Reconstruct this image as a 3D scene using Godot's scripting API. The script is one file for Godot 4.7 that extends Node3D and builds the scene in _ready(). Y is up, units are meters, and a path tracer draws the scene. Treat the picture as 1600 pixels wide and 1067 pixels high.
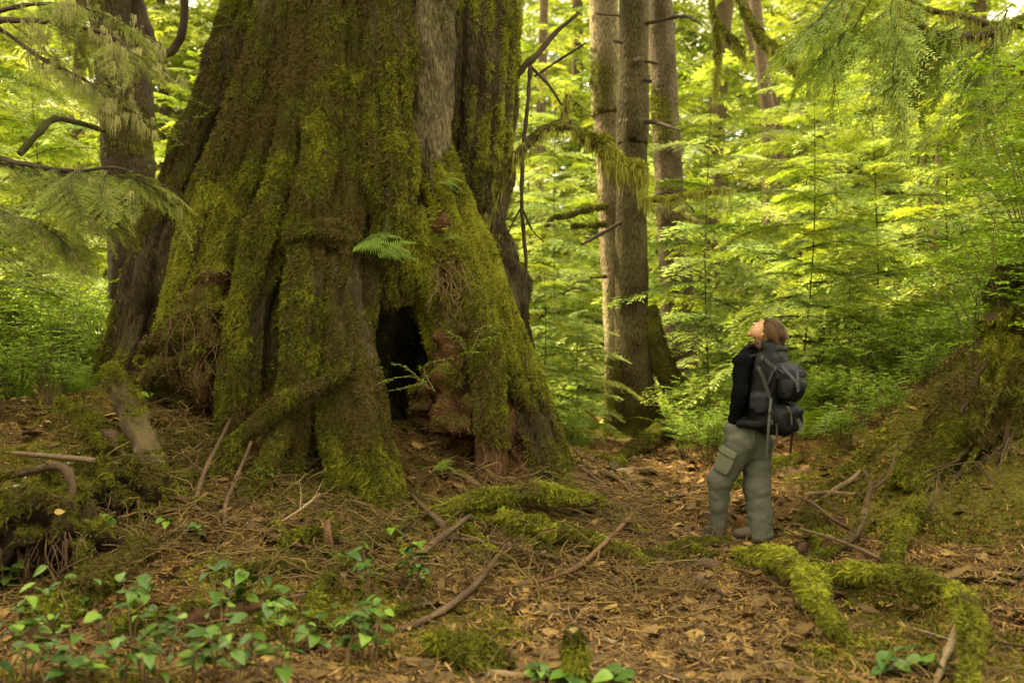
extends Node3D
# An old-growth forest: a giant mossy spruce on its buttress roots, a hiker with a backpack looking up at it.

const F := 1466.0      # focal length of the photograph in its own pixels (1600 wide)
const EYE := 1.5
var rng := RandomNumberGenerator.new()
var nz := FastNoiseLite.new()
var nf := FastNoiseLite.new()
var M := {}
var used := {}
var G := PackedFloat32Array()

class MB:
	var v := PackedVector3Array()
	var n := PackedVector3Array()
	var c := PackedColorArray()
	var ix := PackedInt32Array()
	func put(o: MB, t: Transform3D, tint := Color.WHITE) -> void:
		var b := v.size()
		v.append_array(t * o.v)
		if o.n.size():
			n.append_array(Transform3D(t.basis.orthonormalized(), Vector3.ZERO) * o.n)
		var cc := o.c.duplicate()
		if tint != Color.WHITE:
			for i in cc.size():
				cc[i] = cc[i] * tint
		c.append_array(cc)
		var k := ix.size()
		ix.append_array(o.ix)
		for i in range(k, ix.size()):
			ix[i] += b
	func tri(a: Vector3, b2: Vector3, d: Vector3, col: Color) -> void:
		var b := v.size()
		v.append(a); v.append(b2); v.append(d)
		c.append(col); c.append(col); c.append(col)
		ix.append(b); ix.append(b + 1); ix.append(b + 2)
	func quad(a: Vector3, b2: Vector3, d: Vector3, e: Vector3, col: Color) -> void:
		var b := v.size()
		v.append(a); v.append(b2); v.append(d); v.append(e)
		c.append(col); c.append(col); c.append(col); c.append(col)
		ix.append(b); ix.append(b + 1); ix.append(b + 2)
		ix.append(b); ix.append(b + 2); ix.append(b + 3)
	func mesh() -> ArrayMesh:
		var a := []
		a.resize(Mesh.ARRAY_MAX)
		a[Mesh.ARRAY_VERTEX] = v
		if n.size() == v.size():
			a[Mesh.ARRAY_NORMAL] = n
		if c.size() == v.size():
			a[Mesh.ARRAY_COLOR] = c
		a[Mesh.ARRAY_INDEX] = ix
		var m := ArrayMesh.new()
		m.add_surface_from_arrays(Mesh.PRIMITIVE_TRIANGLES, a)
		return m

class Scatter:      # copies to be placed as one mass
	var t: Array[Transform3D] = []
	var c: Array[Color] = []

func at(px: float, py: float, d: float) -> Vector3:   # a point of the place, from where it shows and how far off it is
	return Vector3((px - 800.0) / F * d, EYE - (py - 533.5) / F * d, -d)

func numbered(called: String) -> String:
	if not used.has(called):
		used[called] = 0
		return called
	used[called] += 1
	return "%s_%03d" % [called, used[called]]

func tag(o: Node, label: String, category: String, group := "", kind := "") -> Node:
	if label: o.set_meta("label", label)
	if category: o.set_meta("category", category)
	if group: o.set_meta("group", group)
	if kind: o.set_meta("kind", kind)
	return o

func thing(called: String, label: String, category: String, where := Vector3.ZERO, group := "") -> Node3D:
	var o := Node3D.new()
	o.name = numbered(called)
	add_child(o)
	o.position = where
	tag(o, label, category, group)
	return o

func part(called: String, m: Mesh, mat: Material, parent: Node) -> MeshInstance3D:
	var o := MeshInstance3D.new()
	o.name = called if parent != self else numbered(called)
	o.mesh = m
	o.material_override = mat
	o.cast_shadow = GeometryInstance3D.SHADOW_CASTING_SETTING_ON
	parent.add_child(o, true)
	return o

func copy(o: Node3D, label: String, where: Vector3, turn: float, size := 1.0, group := "") -> Node3D:
	var r: Node3D = o.duplicate()
	r.name = numbered(String(o.name).rstrip("0123456789").rstrip("_"))
	add_child(r)
	r.transform = Transform3D(Basis(Vector3.UP, turn).scaled(Vector3.ONE * size), where)
	r.set_meta("label", label)
	if group: r.set_meta("group", group)
	return r

func mass(called: String, m: Mesh, mat: Material, s: Scatter, parent: Node) -> MultiMeshInstance3D:
	var mm := MultiMesh.new()
	mm.transform_format = MultiMesh.TRANSFORM_3D
	mm.use_colors = true
	mm.mesh = m
	mm.instance_count = s.t.size()
	for i in s.t.size():
		mm.set_instance_transform(i, s.t[i])
		mm.set_instance_color(i, s.c[i])
	var o := MultiMeshInstance3D.new()
	o.name = called if parent != self else numbered(called)
	o.multimesh = mm
	o.material_override = mat
	o.set_meta("kind", "stuff")
	parent.add_child(o, true)
	return o

func rr(a: float, b: float) -> float:
	return rng.randf_range(a, b)

func rdir() -> Vector3:
	return Vector3(rr(-1, 1), rr(-1, 1), rr(-1, 1)).normalized()

func frame_of(y: Vector3, towards: Vector3) -> Basis:    # y axis along y, z axis away from «towards»
	var z := -(towards - y * towards.dot(y))
	if z.length() < 0.05:
		z = y.cross(Vector3(0.9, 0.1, 0.4))
	z = z.normalized()
	return Basis(y.cross(z), y, z)

func cat(p: Array, t: float) -> Variant:     # a smooth curve through points (or numbers), t from 0 to 1
	var n := p.size()
	var f := clampf(t, 0.0, 1.0) * (n - 1)
	var i := mini(int(f), n - 2)
	f -= i
	var a = p[maxi(i - 1, 0)]
	var b = p[i]
	var c = p[i + 1]
	var d = p[mini(i + 2, n - 1)]
	return (b * 2.0 + (c - a) * f + (a * 2.0 - b * 5.0 + c * 4.0 - d) * f * f + (b * 3.0 - a - c * 3.0 + d) * f * f * f) * 0.5

# A limb, root, log or trunk: a tube through pts with radii rad, lumpy and fissured, its colours from grain and patches of moss; fills sc with moss tufts.
func tube(mb: MB, pts: Array, rad: Array, segs: int, rings: int, o := {}, sc: Scatter = null) -> void:
	var lump: float = o.get("lump", 0.12)
	var lf: float = o.get("lfreq", 3.0)
	var fiss: float = o.get("fiss", 0.0)
	var ff: float = o.get("ffreq", 14.0)
	var flat: float = o.get("flat", 1.0)
	var c0: Color = o.get("c0", Color(0.07, 0.05, 0.03))
	var c1: Color = o.get("c1", Color(0.11, 0.075, 0.045))
	var cm: Color = o.get("cm", Color(0.085, 0.09, 0.02))
	var moss: float = o.get("moss", -1.0)        # how much of the surface is mossy, -1 none to 1 all
	var topm: float = o.get("topm", 0.3)         # how far moss keeps to upper sides
	var dens: float = o.get("dens", 0.0)         # tufts per square metre where mossy
	var ts: float = o.get("tuft", 1.0)
	var tone: float = o.get("tone", 1.0)        # some mosses are brighter than others
	var mlo: float = o.get("mlo", -1.0)          # moss only between these shares of the length
	var mhi: float = o.get("mhi", 2.0)
	var flute: float = o.get("flute", 0.0)      # depth of the grooves that run along it, as a share of the radius
	var lobes: float = o.get("lobes", 7.0)
	var groove := PackedFloat32Array()
	var taper_end: bool = o.get("point", false)
	var axis: Vector3 = o.get("axis", Vector3.INF)     # moss keeps to the side turned away from this axis
	var base := mb.v.size()
	var ps := PackedVector3Array()
	var rs := PackedFloat32Array()
	for i in rings + 1:
		var t := float(i) / rings
		ps.append(cat(pts, t))
		rs.append(maxf(float(cat(rad, t)), 0.0015))
	var x := Vector3.ZERO
	var along := 0.0
	var mm := PackedFloat32Array()
	for i in rings + 1:
		var tg := (ps[mini(i + 1, rings)] - ps[maxi(i - 1, 0)]).normalized()
		if i == 0:
			x = tg.cross(Vector3(0.13, 0.21, 1.0)).normalized()
			if absf(tg.dot(Vector3(0.13, 0.21, 1.0).normalized())) > 0.95:
				x = tg.cross(Vector3.RIGHT).normalized()
		else:
			along += ps[i].distance_to(ps[i - 1])
			x = (x - tg * x.dot(tg)).normalized()
		var y := tg.cross(x)
		for j in segs:
			var a := TAU * j / segs
			var dir := x * cos(a) + y * sin(a)
			dir.z = dir.z * flat if flat != 1.0 else dir.z
			var p := ps[i] + dir * rs[i]
			var k := 1.0 + lump * nz.get_noise_3dv(p * lf * 30.0) * 1.6
			p = ps[i] + dir * rs[i] * k
			var gv := 0.0
			if flute > 0.0:
				var ph := 2.2 * nz.get_noise_3dv(ps[i] * 45.0) + 1.2 * nz.get_noise_3dv(p * 70.0)
				gv = pow(1.0 - absf(sin(a * lobes * 0.5 + ph + ps[0].x * 9.0)), 2.0)
				p -= dir * rs[i] * flute * gv
			groove.append(gv)
			if fiss > 0.0:
				var q := Vector3(cos(a) * rs[i], along * 0.14, sin(a) * rs[i]) * ff * 30.0
				var w := nz.get_noise_3dv(q + ps[0] * 77.0)
				p += dir * fiss * (absf(w) * 2.0 - 0.5)
			mb.v.append(p)
	var nb := mb.n.size()
	for i in rings + 1:
		for j in segs:
			var a := mb.v[base + i * segs + (j + 1) % segs] - mb.v[base + i * segs + (j + segs - 1) % segs]
			var b := mb.v[base + mini(i + 1, rings) * segs + j] - mb.v[base + maxi(i - 1, 0) * segs + j]
			var nn := a.cross(b).normalized()
			if nn.dot(mb.v[base + i * segs + j] - ps[i]) < 0.0:
				nn = -nn
			mb.n.append(nn)
			var p := mb.v[base + i * segs + j]
			var g := nz.get_noise_3dv(p * 190.0) * 0.9 + nf.get_noise_3dv(p * 60.0) * 0.5
			var col := c0.lerp(c1, clampf(0.5 + g, 0.0, 1.0))
			var t := float(i) / rings
			var m := 0.0
			if moss > -1.0:
				m = moss - 0.9 * groove[i * segs + j] + topm * nn.y + 1.1 * nz.get_noise_3dv(p * 55.0 + Vector3(31, 7, 5)) + 0.4 * nz.get_noise_3dv(p * 260.0)
				if axis != Vector3.INF:
					var ow := Vector3(p.x - axis.x, 0, p.z - axis.z).normalized()
					m += 0.6 * (nn.dot(ow) - 0.55)
				if o.has("bare_from"):
					m -= 0.16 * smoothstep(float(o.bare_from), float(o.bare_from) + 1.8, p.y + 0.5 * nz.get_noise_3dv(p * 80.0))
				if t < mlo or t > mhi:
					m -= 1.0
				m = smoothstep(-0.25, 0.25, m)
				col = col.lerp(cm * (0.8 + 0.5 * nz.get_noise_3dv(p * 400.0)), m * 0.85)
			mm.append(m)
			mb.c.append(col)
	for i in rings:
		for j in segs:
			var a := base + i * segs + j
			var b := base + i * segs + (j + 1) % segs
			var c := a + segs
			var d := b + segs
			var fn := (mb.v[c] - mb.v[a]).cross(mb.v[b] - mb.v[a])
			if fn.dot(mb.n[a - base + nb]) > 0.0:
				mb.ix.append_array([a, b, c, b, d, c])
			else:
				mb.ix.append_array([a, c, b, b, c, d])
			if sc != null and dens > 0.0:
				var m := (mm[a - base] + mm[d - base]) * 0.5
				var e := fn.length() * dens * m
				var cnt := int(e) + (1 if rng.randf() < e - int(e) else 0)
				for q in cnt:
					var u := rng.randf()
					var w := rng.randf()
					var p := mb.v[a].lerp(mb.v[b], u).lerp(mb.v[c].lerp(mb.v[d], u), w)
					tuft(sc, p, mb.n[a - base + nb], ts)
					if tone != 1.0:
						sc.c[sc.c.size() - 1] *= tone
	for e in 2:      # the ends
		var first := base + (rings * segs if e else 0)
		var cc := mb.v.size()
		var tg := (ps[rings] - ps[rings - 1]).normalized() if e else (ps[0] - ps[1]).normalized()
		var tip := ps[rings if e else 0] + (tg * rs[rings if e else 0] * (0.8 if taper_end else 0.1))
		var ce: Color = o.get("cut", c1)
		for j in segs:
			mb.v.append(mb.v[first + j]); mb.n.append(tg); mb.c.append(ce)
		mb.v.append(tip); mb.n.append(tg); mb.c.append(ce)
		for j in segs:
			var a := cc + j
			var b := cc + (j + 1) % segs
			var fn := (tip - mb.v[a]).cross(mb.v[b] - mb.v[a])
			if fn.dot(tg) > 0.0:
				mb.ix.append_array([a, b, cc + segs])
			else:
				mb.ix.append_array([a, cc + segs, b])

func moss_tone(p: Vector3) -> Color:
	var k := nz.get_noise_3dv(p * 40.0 + Vector3(9, 90, 1)) * 1.3 + nz.get_noise_3dv(p * 300.0) * 0.8 + rng.randf_range(-0.45, 0.45)
	var c := Color(0.046, 0.051, 0.007).lerp(Color(0.215, 0.21, 0.021), clampf(0.42 + k, 0.0, 1.0))
	if k < -0.3:
		c = c.lerp(Color(0.10, 0.065, 0.022), clampf((-0.3 - k) * 1.6, 0.0, 0.8))
	return c

func tuft(sc: Scatter, p: Vector3, nrm: Vector3, size: float) -> void:
	var y := (nrm + rdir() * 0.7).normalized()
	var down := (Vector3.DOWN + rdir() * 1.1).normalized()
	var b := frame_of(y, down)
	var big := 1.0 + 0.7 * nz.get_noise_3dv(p * 220.0 + Vector3(5, 5, 60))
	sc.t.append(Transform3D(b.scaled(Vector3.ONE * size * big * rr(0.6, 1.5)), p - nrm * 0.004))
	sc.c.append(moss_tone(p))

# ---- the ground ----
const GX0 := -9.0
const GD0 := -3.0
const GS := 0.25
const GNX := 73
const GND := 85
var ctl := [
	[0.9, 3.0, 0.0], [0.6, 4.1, 0.0], [1.0, 5.0, 0.0], [1.3, 6.0, 0.0], [1.77, 6.9, 0.0], [1.0, 7.4, 0.08], [0.3, 5.5, 0.04], [-0.4, 4.6, 0.02], [-0.5, 6.0, 0.08],
	[-0.94, 6.8, 0.16], [-0.15, 7.2, 0.30], [0.35, 8.0, 0.50], [0.8, 7.7, 0.22], [-1.72, 7.1, 0.46], [-2.34, 7.7, 0.90], [-3.1, 8.2, 1.34], [-1.3, 8.6, 0.75], [-0.5, 8.4, 0.62],
	[-3.8, 8.0, 1.0], [-4.1, 7.4, 0.80], [-3.1, 5.65, 0.06], [-2.65, 5.8, 0.10], [-2.55, 6.3, 0.44], [-2.0, 5.8, 0.28], [-2.2, 4.6, 0.02], [-1.3, 4.3, 0.0], [-1.2, 5.4, 0.10], [-2.9, 4.9, -0.05], [-3.6, 4.8, 0.05],
	[-0.9, 7.75, 0.85], [-0.62, 7.75, 0.85], [-0.35, 7.75, 0.76], [-0.6, 7.35, 0.46], [-0.4, 7.35, 0.44], [-0.7, 7.05, 0.24], [-2.6, 5.4, 0.02], [-2.8, 7.4, 0.95], [-2.35, 6.85, 0.56], [-2.8, 6.6, 0.70], [-3.3, 6.8, 0.76], [-3.3, 7.5, 1.05], [-2.1, 7.2, 0.72], [0.5, 7.6, 0.42], [0.15, 7.35, 0.40], [0.95, 7.4, 0.16], [-0.1, 7.75, 0.62],
	[-1.5, 11.0, 1.0], [-4.5, 10.5, 0.75], [-7.0, 9.0, 0.7], [-7.0, 6.0, 0.6], [-5.0, 5.0, 0.3], [-6.0, 13.0, 0.7], [0.2, 10.5, 0.45],
	[1.6, 12.0, 0.30], [0.8, 11.5, 0.33], [1.7, 10.0, 0.20], [2.1, 8.0, 0.20], [2.6, 8.6, 0.28], [3.1, 9.2, 0.60], [1.5, 8.4, 0.12],
	[3.75, 6.9, 1.40], [3.43, 7.2, 1.12], [2.95, 6.6, 0.68], [2.53, 6.3, 0.22], [2.15, 6.4, 0.03], [4.2, 7.6, 1.75], [2.55, 5.3, 0.22], [2.55, 4.6, 0.14], [1.9, 4.6, 0.03], [1.5, 4.2, 0.0], [3.2, 5.6, 0.32],
	[4.4, 5.6, 0.75], [4.5, 4.2, 0.7], [4.6, 10.0, 1.2], [4.9, 11.5, 0.95], [7.0, 9.0, 1.2], [7.0, 6.0, 1.4], [3.4, 3.2, 0.25], [-3.5, 3.0, 0.0], [0.0, 0.5, 0.0], [5.0, 0.0, 0.2], [-5.0, 0.0, 0.1],
	[0.0, 15.0, 0.5], [5.0, 15.0, 0.7], [-6.0, 17.0, 0.8], [8.0, 17.0, 0.9], [1.0, 18.0, 0.6],
]

func lay_ground() -> void:
	G.resize(GNX * GND)
	for j in GND:
		for i in GNX:
			var x := GX0 + i * GS
			var d := GD0 + j * GS
			var s := 0.0
			var w := 0.0
			for k in ctl:
				var q: float = (k[0] - x) * (k[0] - x) + (k[1] - d) * (k[1] - d) + 0.05
				q = 1.0 / (q * q)
				s += q * k[2]
				w += q
			G[j * GNX + i] = s / w
	for pass_ in 2:
		var H := G.duplicate()
		for j in range(1, GND - 1):
			for i in range(1, GNX - 1):
				var k := j * GNX + i
				G[k] = H[k] * 0.4 + (H[k - 1] + H[k + 1] + H[k - GNX] + H[k + GNX]) * 0.15

func ground(x: float, d: float) -> float:
	var fx := clampf((x - GX0) / GS, 0.0, GNX - 1.001)
	var fd := clampf((d - GD0) / GS, 0.0, GND - 1.001)
	var i := int(fx)
	var j := int(fd)
	fx -= i
	fd -= j
	var k := j * GNX + i
	var h := lerpf(lerpf(G[k], G[k + 1], fx), lerpf(G[k + GNX], G[k + GNX + 1], fx), fd)
	h += 0.055 * nz.get_noise_2d(x * 33.0, d * 33.0) + 0.03 * nz.get_noise_2d(x * 110.0 + 50.0, d * 110.0) + 0.02 * nz.get_noise_2d(x * 420.0, d * 420.0 + 9.0)
	if d > 18.0:
		h += (d - 18.0) * 0.02
	return h

func on_ground(px: float, d: float, up := 0.0) -> Vector3:
	var x := (px - 800.0) / F * d
	return Vector3(x, ground(x, d) + up, -d)

func path_share(x: float, d: float) -> float:      # how much a spot belongs to the trodden path
	var cx := 0.75
	if d < 6.2:
		cx = lerpf(0.62, 1.0, (d - 4.0) / 2.2)
	elif d < 7.5:
		cx = lerpf(1.0, 1.6, (d - 6.2) / 1.3)
	else:
		cx = lerpf(1.6, 1.75, minf((d - 7.5) / 2.5, 1.0))
	return clampf(1.25 - absf(x - cx) / (0.62 if d < 6.5 else 0.8) + 0.9 * nz.get_noise_2d(x * 60.0, d * 60.0), 0.0, 1.0)

# ---- materials ----
func noise_tex(freq: float, seed_: int, a: Color, b: Color, octaves := 4, size := 512) -> NoiseTexture2D:
	var n := FastNoiseLite.new()
	n.noise_type = FastNoiseLite.TYPE_SIMPLEX_SMOOTH
	n.frequency = freq
	n.seed = seed_
	n.fractal_octaves = octaves
	var t := NoiseTexture2D.new()
	t.width = size
	t.height = size
	t.seamless = true
	t.noise = n
	var r := Gradient.new()
	r.set_color(0, a)
	r.set_color(1, b)
	t.color_ramp = r
	return t

func mat(called: String, rough: float, spec := 0.3, col := Color.WHITE) -> StandardMaterial3D:
	var m := StandardMaterial3D.new()
	m.resource_name = called
	m.albedo_color = col
	m.roughness = rough
	m.metallic_specular = spec
	m.vertex_color_use_as_albedo = true
	m.cull_mode = BaseMaterial3D.CULL_DISABLED
	return m

func grain(m: StandardMaterial3D, tex: Texture2D, bump: Texture2D, depth: float, scale: Vector3) -> void:
	m.uv1_triplanar = true
	m.uv1_world_triplanar = true
	m.uv1_scale = scale
	m.albedo_texture = tex
	if bump:
		m.heightmap_enabled = true
		m.heightmap_texture = bump
		m.heightmap_scale = depth

func make_materials() -> void:
	var streak := noise_tex(0.03, 3, Color(0.35, 0.34, 0.32), Color(1, 1, 1), 5)
	var streak_h := noise_tex(0.025, 4, Color.BLACK, Color.WHITE, 5)
	var speck := noise_tex(0.05, 5, Color(0.5, 0.48, 0.45), Color(1, 1, 1), 5)
	var speck_h := noise_tex(0.04, 6, Color.BLACK, Color.WHITE, 5)
	M.bark = mat("bark", 0.95, 0.2)
	grain(M.bark, streak, streak_h, 2.5, Vector3(2.8, 0.75, 2.8))
	M.wood = mat("dead_wood", 0.9, 0.25)
	grain(M.wood, speck, speck_h, 0.6, Vector3(3, 3, 3))
	M.soil = mat("soil", 1.0, 0.15)
	grain(M.soil, speck, speck_h, 1.5, Vector3(1.7, 1.7, 1.7))
	M.moss = mat("moss", 0.95, 0.15)
	M.moss.backlight_enabled = true
	M.moss.backlight = Color(0.5, 0.5, 0.4)
	M.litter = mat("litter", 0.8, 0.3)
	M.needles = mat("conifer_foliage", 0.6, 0.3)
	M.needles.backlight_enabled = true
	M.needles.backlight = Color(0.9, 0.86, 0.55)
	M.leaves = mat("broad_leaves", 0.55, 0.35)
	M.leaves.backlight_enabled = true
	M.leaves.backlight = Color(0.9, 0.88, 0.5)
	M.salal = mat("leathery_leaves", 0.42, 0.35)
	M.salal.backlight_enabled = true
	M.salal.backlight = Color(0.3, 0.32, 0.2)
	M.stem = mat("stems", 0.8, 0.25)

# ---- small shapes that are copied many times ----
func moss_tuft_mesh(blades: int, long: float, wide: float, hang: float) -> ArrayMesh:
	var mb := MB.new()
	for k in blades:
		var a := TAU * k / blades + rr(-0.4, 0.4)
		var o := Vector3(cos(a), 0, sin(a)) * rr(0.002, 0.012)
		var dir := Vector3(cos(a) * rr(0.2, 0.9), 1.0, sin(a) * rr(0.2, 0.9)).normalized()
		var l := long * rr(0.6, 1.2)
		var p1 := o + dir * l * 0.5 + Vector3(0, 0, -hang * l * 0.25)
		var p2 := o + dir * l * 0.72 + Vector3(0, -0.1 * l, -hang * l)
		var s := dir.cross(Vector3(cos(a + 0.8), 0.3, sin(a + 0.8))).normalized() * wide
		var c := Color(1, 1, 1) * rr(0.7, 1.25)
		c.a = 1
		mb.quad(o - s * 0.6, o + s * 0.6, p1 + s, p1 - s, c)
		mb.tri(p1 - s, p1 + s, p2, c)
	return mb.mesh()

func beard_mesh() -> ArrayMesh:      # moss or lichen hanging straight down
	var mb := MB.new()
	for k in 22:
		var o := Vector3(rr(-0.03, 0.03), rr(-0.01, 0.015), rr(-0.03, 0.03))
		var l := 0.03 + 0.19 * pow(rng.randf(), 2.2)
		var a := rr(0, TAU)
		var s := Vector3(cos(a), 0, sin(a)) * rr(0.001, 0.0028)
		var c := Color(1, 1, 1) * rr(0.6, 1.25)
		c.a = 1
		var p := o
		for q in 3:
			var e := p + Vector3(rr(-0.22, 0.22), -1.0, rr(-0.22, 0.22)) * l * 0.33
			if q == 2:
				mb.tri(p - s, p + s, e, c)
			else:
				mb.quad(p - s, p + s, e + s, e - s, c)
			p = e
	return mb.mesh()

func chip_mesh(long: float, wide: float) -> ArrayMesh:
	var mb := MB.new()
	for k in 3:
		var b := Basis(Vector3.UP, rr(0, TAU)) * Basis(Vector3.RIGHT, rr(-0.5, 0.5)) * Basis(Vector3.FORWARD, rr(-0.35, 0.35))
		var o := Vector3(rr(-0.03, 0.03), rr(0.0, 0.012), rr(-0.03, 0.03))
		var l := long * rr(0.4, 1.0)
		var w := wide * rr(0.5, 1.2)
		var bend := rr(-0.15, 0.2) * l
		var c := Color(1, 1, 1) * rr(0.6, 1.35)
		c.a = 1
		var p := []
		for i in 3:
			var t := i / 2.0 - 0.5
			var ww := w * (0.6 if i != 1 else 1.0)
			p.append(o + b * Vector3(t * l, bend * t * t * 4.0 - bend, -ww * 0.5))
			p.append(o + b * Vector3(t * l, bend * t * t * 4.0 - bend, ww * 0.5))
		mb.quad(p[0], p[1], p[3], p[2], c)
		mb.quad(p[2], p[3], p[5], p[4], c)
	return mb.mesh()

func twig_mesh() -> ArrayMesh:
	var mb := MB.new()
	tube(mb, [Vector3(-0.13, 0.003, 0.01), Vector3(-0.07, 0.012, -0.012), Vector3(-0.03, 0.006, 0.01), Vector3(0.03, 0.012, 0.004), Vector3(0.07, 0.004, -0.018), Vector3(0.14, 0.012, -0.004)], [0.0022, 0.0026, 0.0019, 0.0021, 0.0014, 0.0008], 4, 12, {"c0": Color(0.8, 0.8, 0.8), "c1": Color(1.2, 1.2, 1.2)})
	tube(mb, [Vector3(0.02, 0.009, -0.004), Vector3(0.05, 0.02, -0.03), Vector3(0.07, 0.025, -0.06)], [0.002, 0.0016, 0.0008], 3, 3, {"c0": Color(0.8, 0.8, 0.8), "c1": Color(1.2, 1.2, 1.2)})
	return mb.mesh()

# ---- foliage ----
# A flat conifer spray along +x: twigs to both sides, leaflets along each twig.
func bough(long: float, ll: float, lw: float, step: float, droop: float, inner: Color, tip: Color, woody := true) -> MB:
	var mb := MB.new()
	var nt := int(long / step)
	var wood := Color(0.06, 0.045, 0.03)
	for i in nt:
		var t := (i + 0.5) / nt
		var o := Vector3(long * t, -droop * long * t * t, 0.05 * long * sin(t * 5.0))
		if woody and i % 2 == 0:
			var t2 := minf((i + 2.5) / nt, 1.0)
			var o2 := Vector3(long * t2, -droop * long * t2 * t2, 0.05 * long * sin(t2 * 5.0))
			var r := 0.006 * (1.1 - t) * (long + 0.3)
			mb.quad(o + Vector3(0, r, 0), o + Vector3(0, -r, 0), o2 + Vector3(0, -r, 0), o2 + Vector3(0, r, 0), wood)
			mb.quad(o + Vector3(0, 0, r), o + Vector3(0, 0, -r), o2 + Vector3(0, 0, -r), o2 + Vector3(0, 0, r), wood)
		for side in [-1.0, 1.0]:
			if rng.randf() < 0.12:
				continue
			var l := long * 0.46 * pow(1.0 - t, 0.75) * minf(1.0, 0.25 + t * 4.0) * rr(0.65, 1.15) + ll
			var ang := rr(0.75, 1.05)
			var dir := Vector3(cos(ang), rr(-0.12, 0.08), side * sin(ang)).normalized()
			var nl := int(l / (ll * 0.55)) + 1
			var sag := rr(0.15, 0.5)
			for k in nl:
				var s := (k + 0.5) / nl
				var q := o + dir * l * s + Vector3(0, -sag * l * s * s, 0)
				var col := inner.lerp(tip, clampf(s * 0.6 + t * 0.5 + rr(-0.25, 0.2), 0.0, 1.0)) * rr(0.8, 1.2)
				col.a = 1
				for sd in [-1.0, 1.0]:
					var a: float = rr(0.5, 1.0) * sd
					var ld := (dir.rotated(Vector3.UP, a) + Vector3(0, rr(-0.35, 0.12) - sag * s, 0)).normalized()
					var w := ld.cross(Vector3(rr(-0.5, 0.5), 1, rr(-0.5, 0.5))).normalized() * lw * rr(0.7, 1.2)
					var lq := ll * rr(0.7, 1.2) * (1.15 - 0.4 * s)
					mb.quad(q, q + ld * lq * 0.45 + w, q + ld * lq, q + ld * lq * 0.45 - w, col)
	return mb

# A conifer's crown: boughs in loose tiers round the stem from height h0 to h1.
func crown(h0: float, h1: float, reach: float, count: int, kinds: Array, up := 0.0, shape := 0.8, thin := 0.0) -> MB:
	var mb := MB.new()
	for i in count:
		var t := (i + rng.randf()) / count
		if rng.randf() < thin:
			continue
		var h := lerpf(h0, h1, t)
		var l := reach * (pow(1.0 - t, shape) * 0.9 + 0.1) * rr(0.6, 1.1)
		var a := i * 2.399 + rr(-0.5, 0.5)
		var b := Basis(Vector3.UP, a) * Basis(Vector3.BACK, up + rr(-0.22, 0.12) + t * 0.35) * Basis(Vector3.RIGHT, rr(-0.3, 0.3))
		var k: MB = kinds[rng.randi() % kinds.size()]
		var tint := Color(1, 1, 1) * rr(0.75, 1.2)
		tint.r *= rr(0.92, 1.1)
		tint.a = 1
		mb.put(k, Transform3D(b.scaled(Vector3.ONE * l), Vector3(0, h, 0)), tint)
	return mb

func leaf2(mb: MB, p: Vector3, dir: Vector3, up: Vector3, l: float, w: float, col: Color) -> void:     # a small folded leaf
	var s := dir.cross(up).normalized() * w * 0.5
	var u := s.cross(dir).normalized()
	var tip := p + dir * l - u * l * 0.12
	var m := p + dir * l * 0.45
	mb.tri(p, m + s + u * w * 0.18, tip, col)
	mb.tri(p, tip, m - s + u * w * 0.18, col)

# A leafy shrub: stems that fork, leaves in flat alternate rows along the twigs.
func shrub(h: float, stems: int, wide: float, ll: float, col_a: Color, col_b: Color) -> Array:
	var lv := MB.new()
	var st := MB.new()
	for i in stems:
		var a := rr(0, TAU)
		var out := wide * sqrt(rng.randf())
		var top := Vector3(cos(a) * out, h * rr(0.55, 1.05), sin(a) * out)
		var mid := top * 0.5 + Vector3(rr(-0.08, 0.08), h * 0.12, rr(-0.08, 0.08)) * 1.2
		var p0 := Vector3(rr(-0.06, 0.06), -0.05, rr(-0.06, 0.06))
		tube(st, [p0, mid, top], [0.007, 0.005, 0.0015], 4, 6, {"c0": Color(0.08, 0.06, 0.03), "c1": Color(0.14, 0.10, 0.04), "lump": 0.0})
		for k in 9:
			var t := 0.28 + 0.72 * (k + rng.randf()) / 9.0
			var o: Vector3 = cat([p0, mid, top], t)
			var b := rr(0, TAU)
			var td := Vector3(cos(b), rr(-0.05, 0.45), sin(b)).normalized()
			var tl := wide * rr(0.25, 0.6) * (1.2 - 0.5 * t)
			var e := o + td * tl + Vector3(0, -0.1 * tl, 0)
			var r := 0.0018
			st.v.append(o + Vector3(0, r, 0)); st.v.append(o - Vector3(0, r, 0)); st.v.append(e)
			for q in 3:
				st.n.append(Vector3.UP); st.c.append(Color(0.1, 0.09, 0.03))
			st.ix.append_array([st.v.size() - 3, st.v.size() - 2, st.v.size() - 1])
			var nl := int(tl / (ll * 0.5)) + 2
			for j in nl:
				var s := (j + 0.6) / nl
				var sd := 1.0 if j % 2 else -1.0
				var ld := (td.rotated(Vector3.UP, sd * rr(0.6, 1.1)) + Vector3(0, rr(-0.4, 0.25), 0)).normalized()
				var c := col_a.lerp(col_b, rng.randf()) * rr(0.8, 1.2)
				c.a = 1
				leaf2(lv, o.lerp(e, s), ld, Vector3(rr(-0.35, 0.35), 1, rr(-0.35, 0.35)).normalized(), ll * rr(0.65, 1.15), ll * rr(0.42, 0.6), c)
	return [lv, st]

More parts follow.
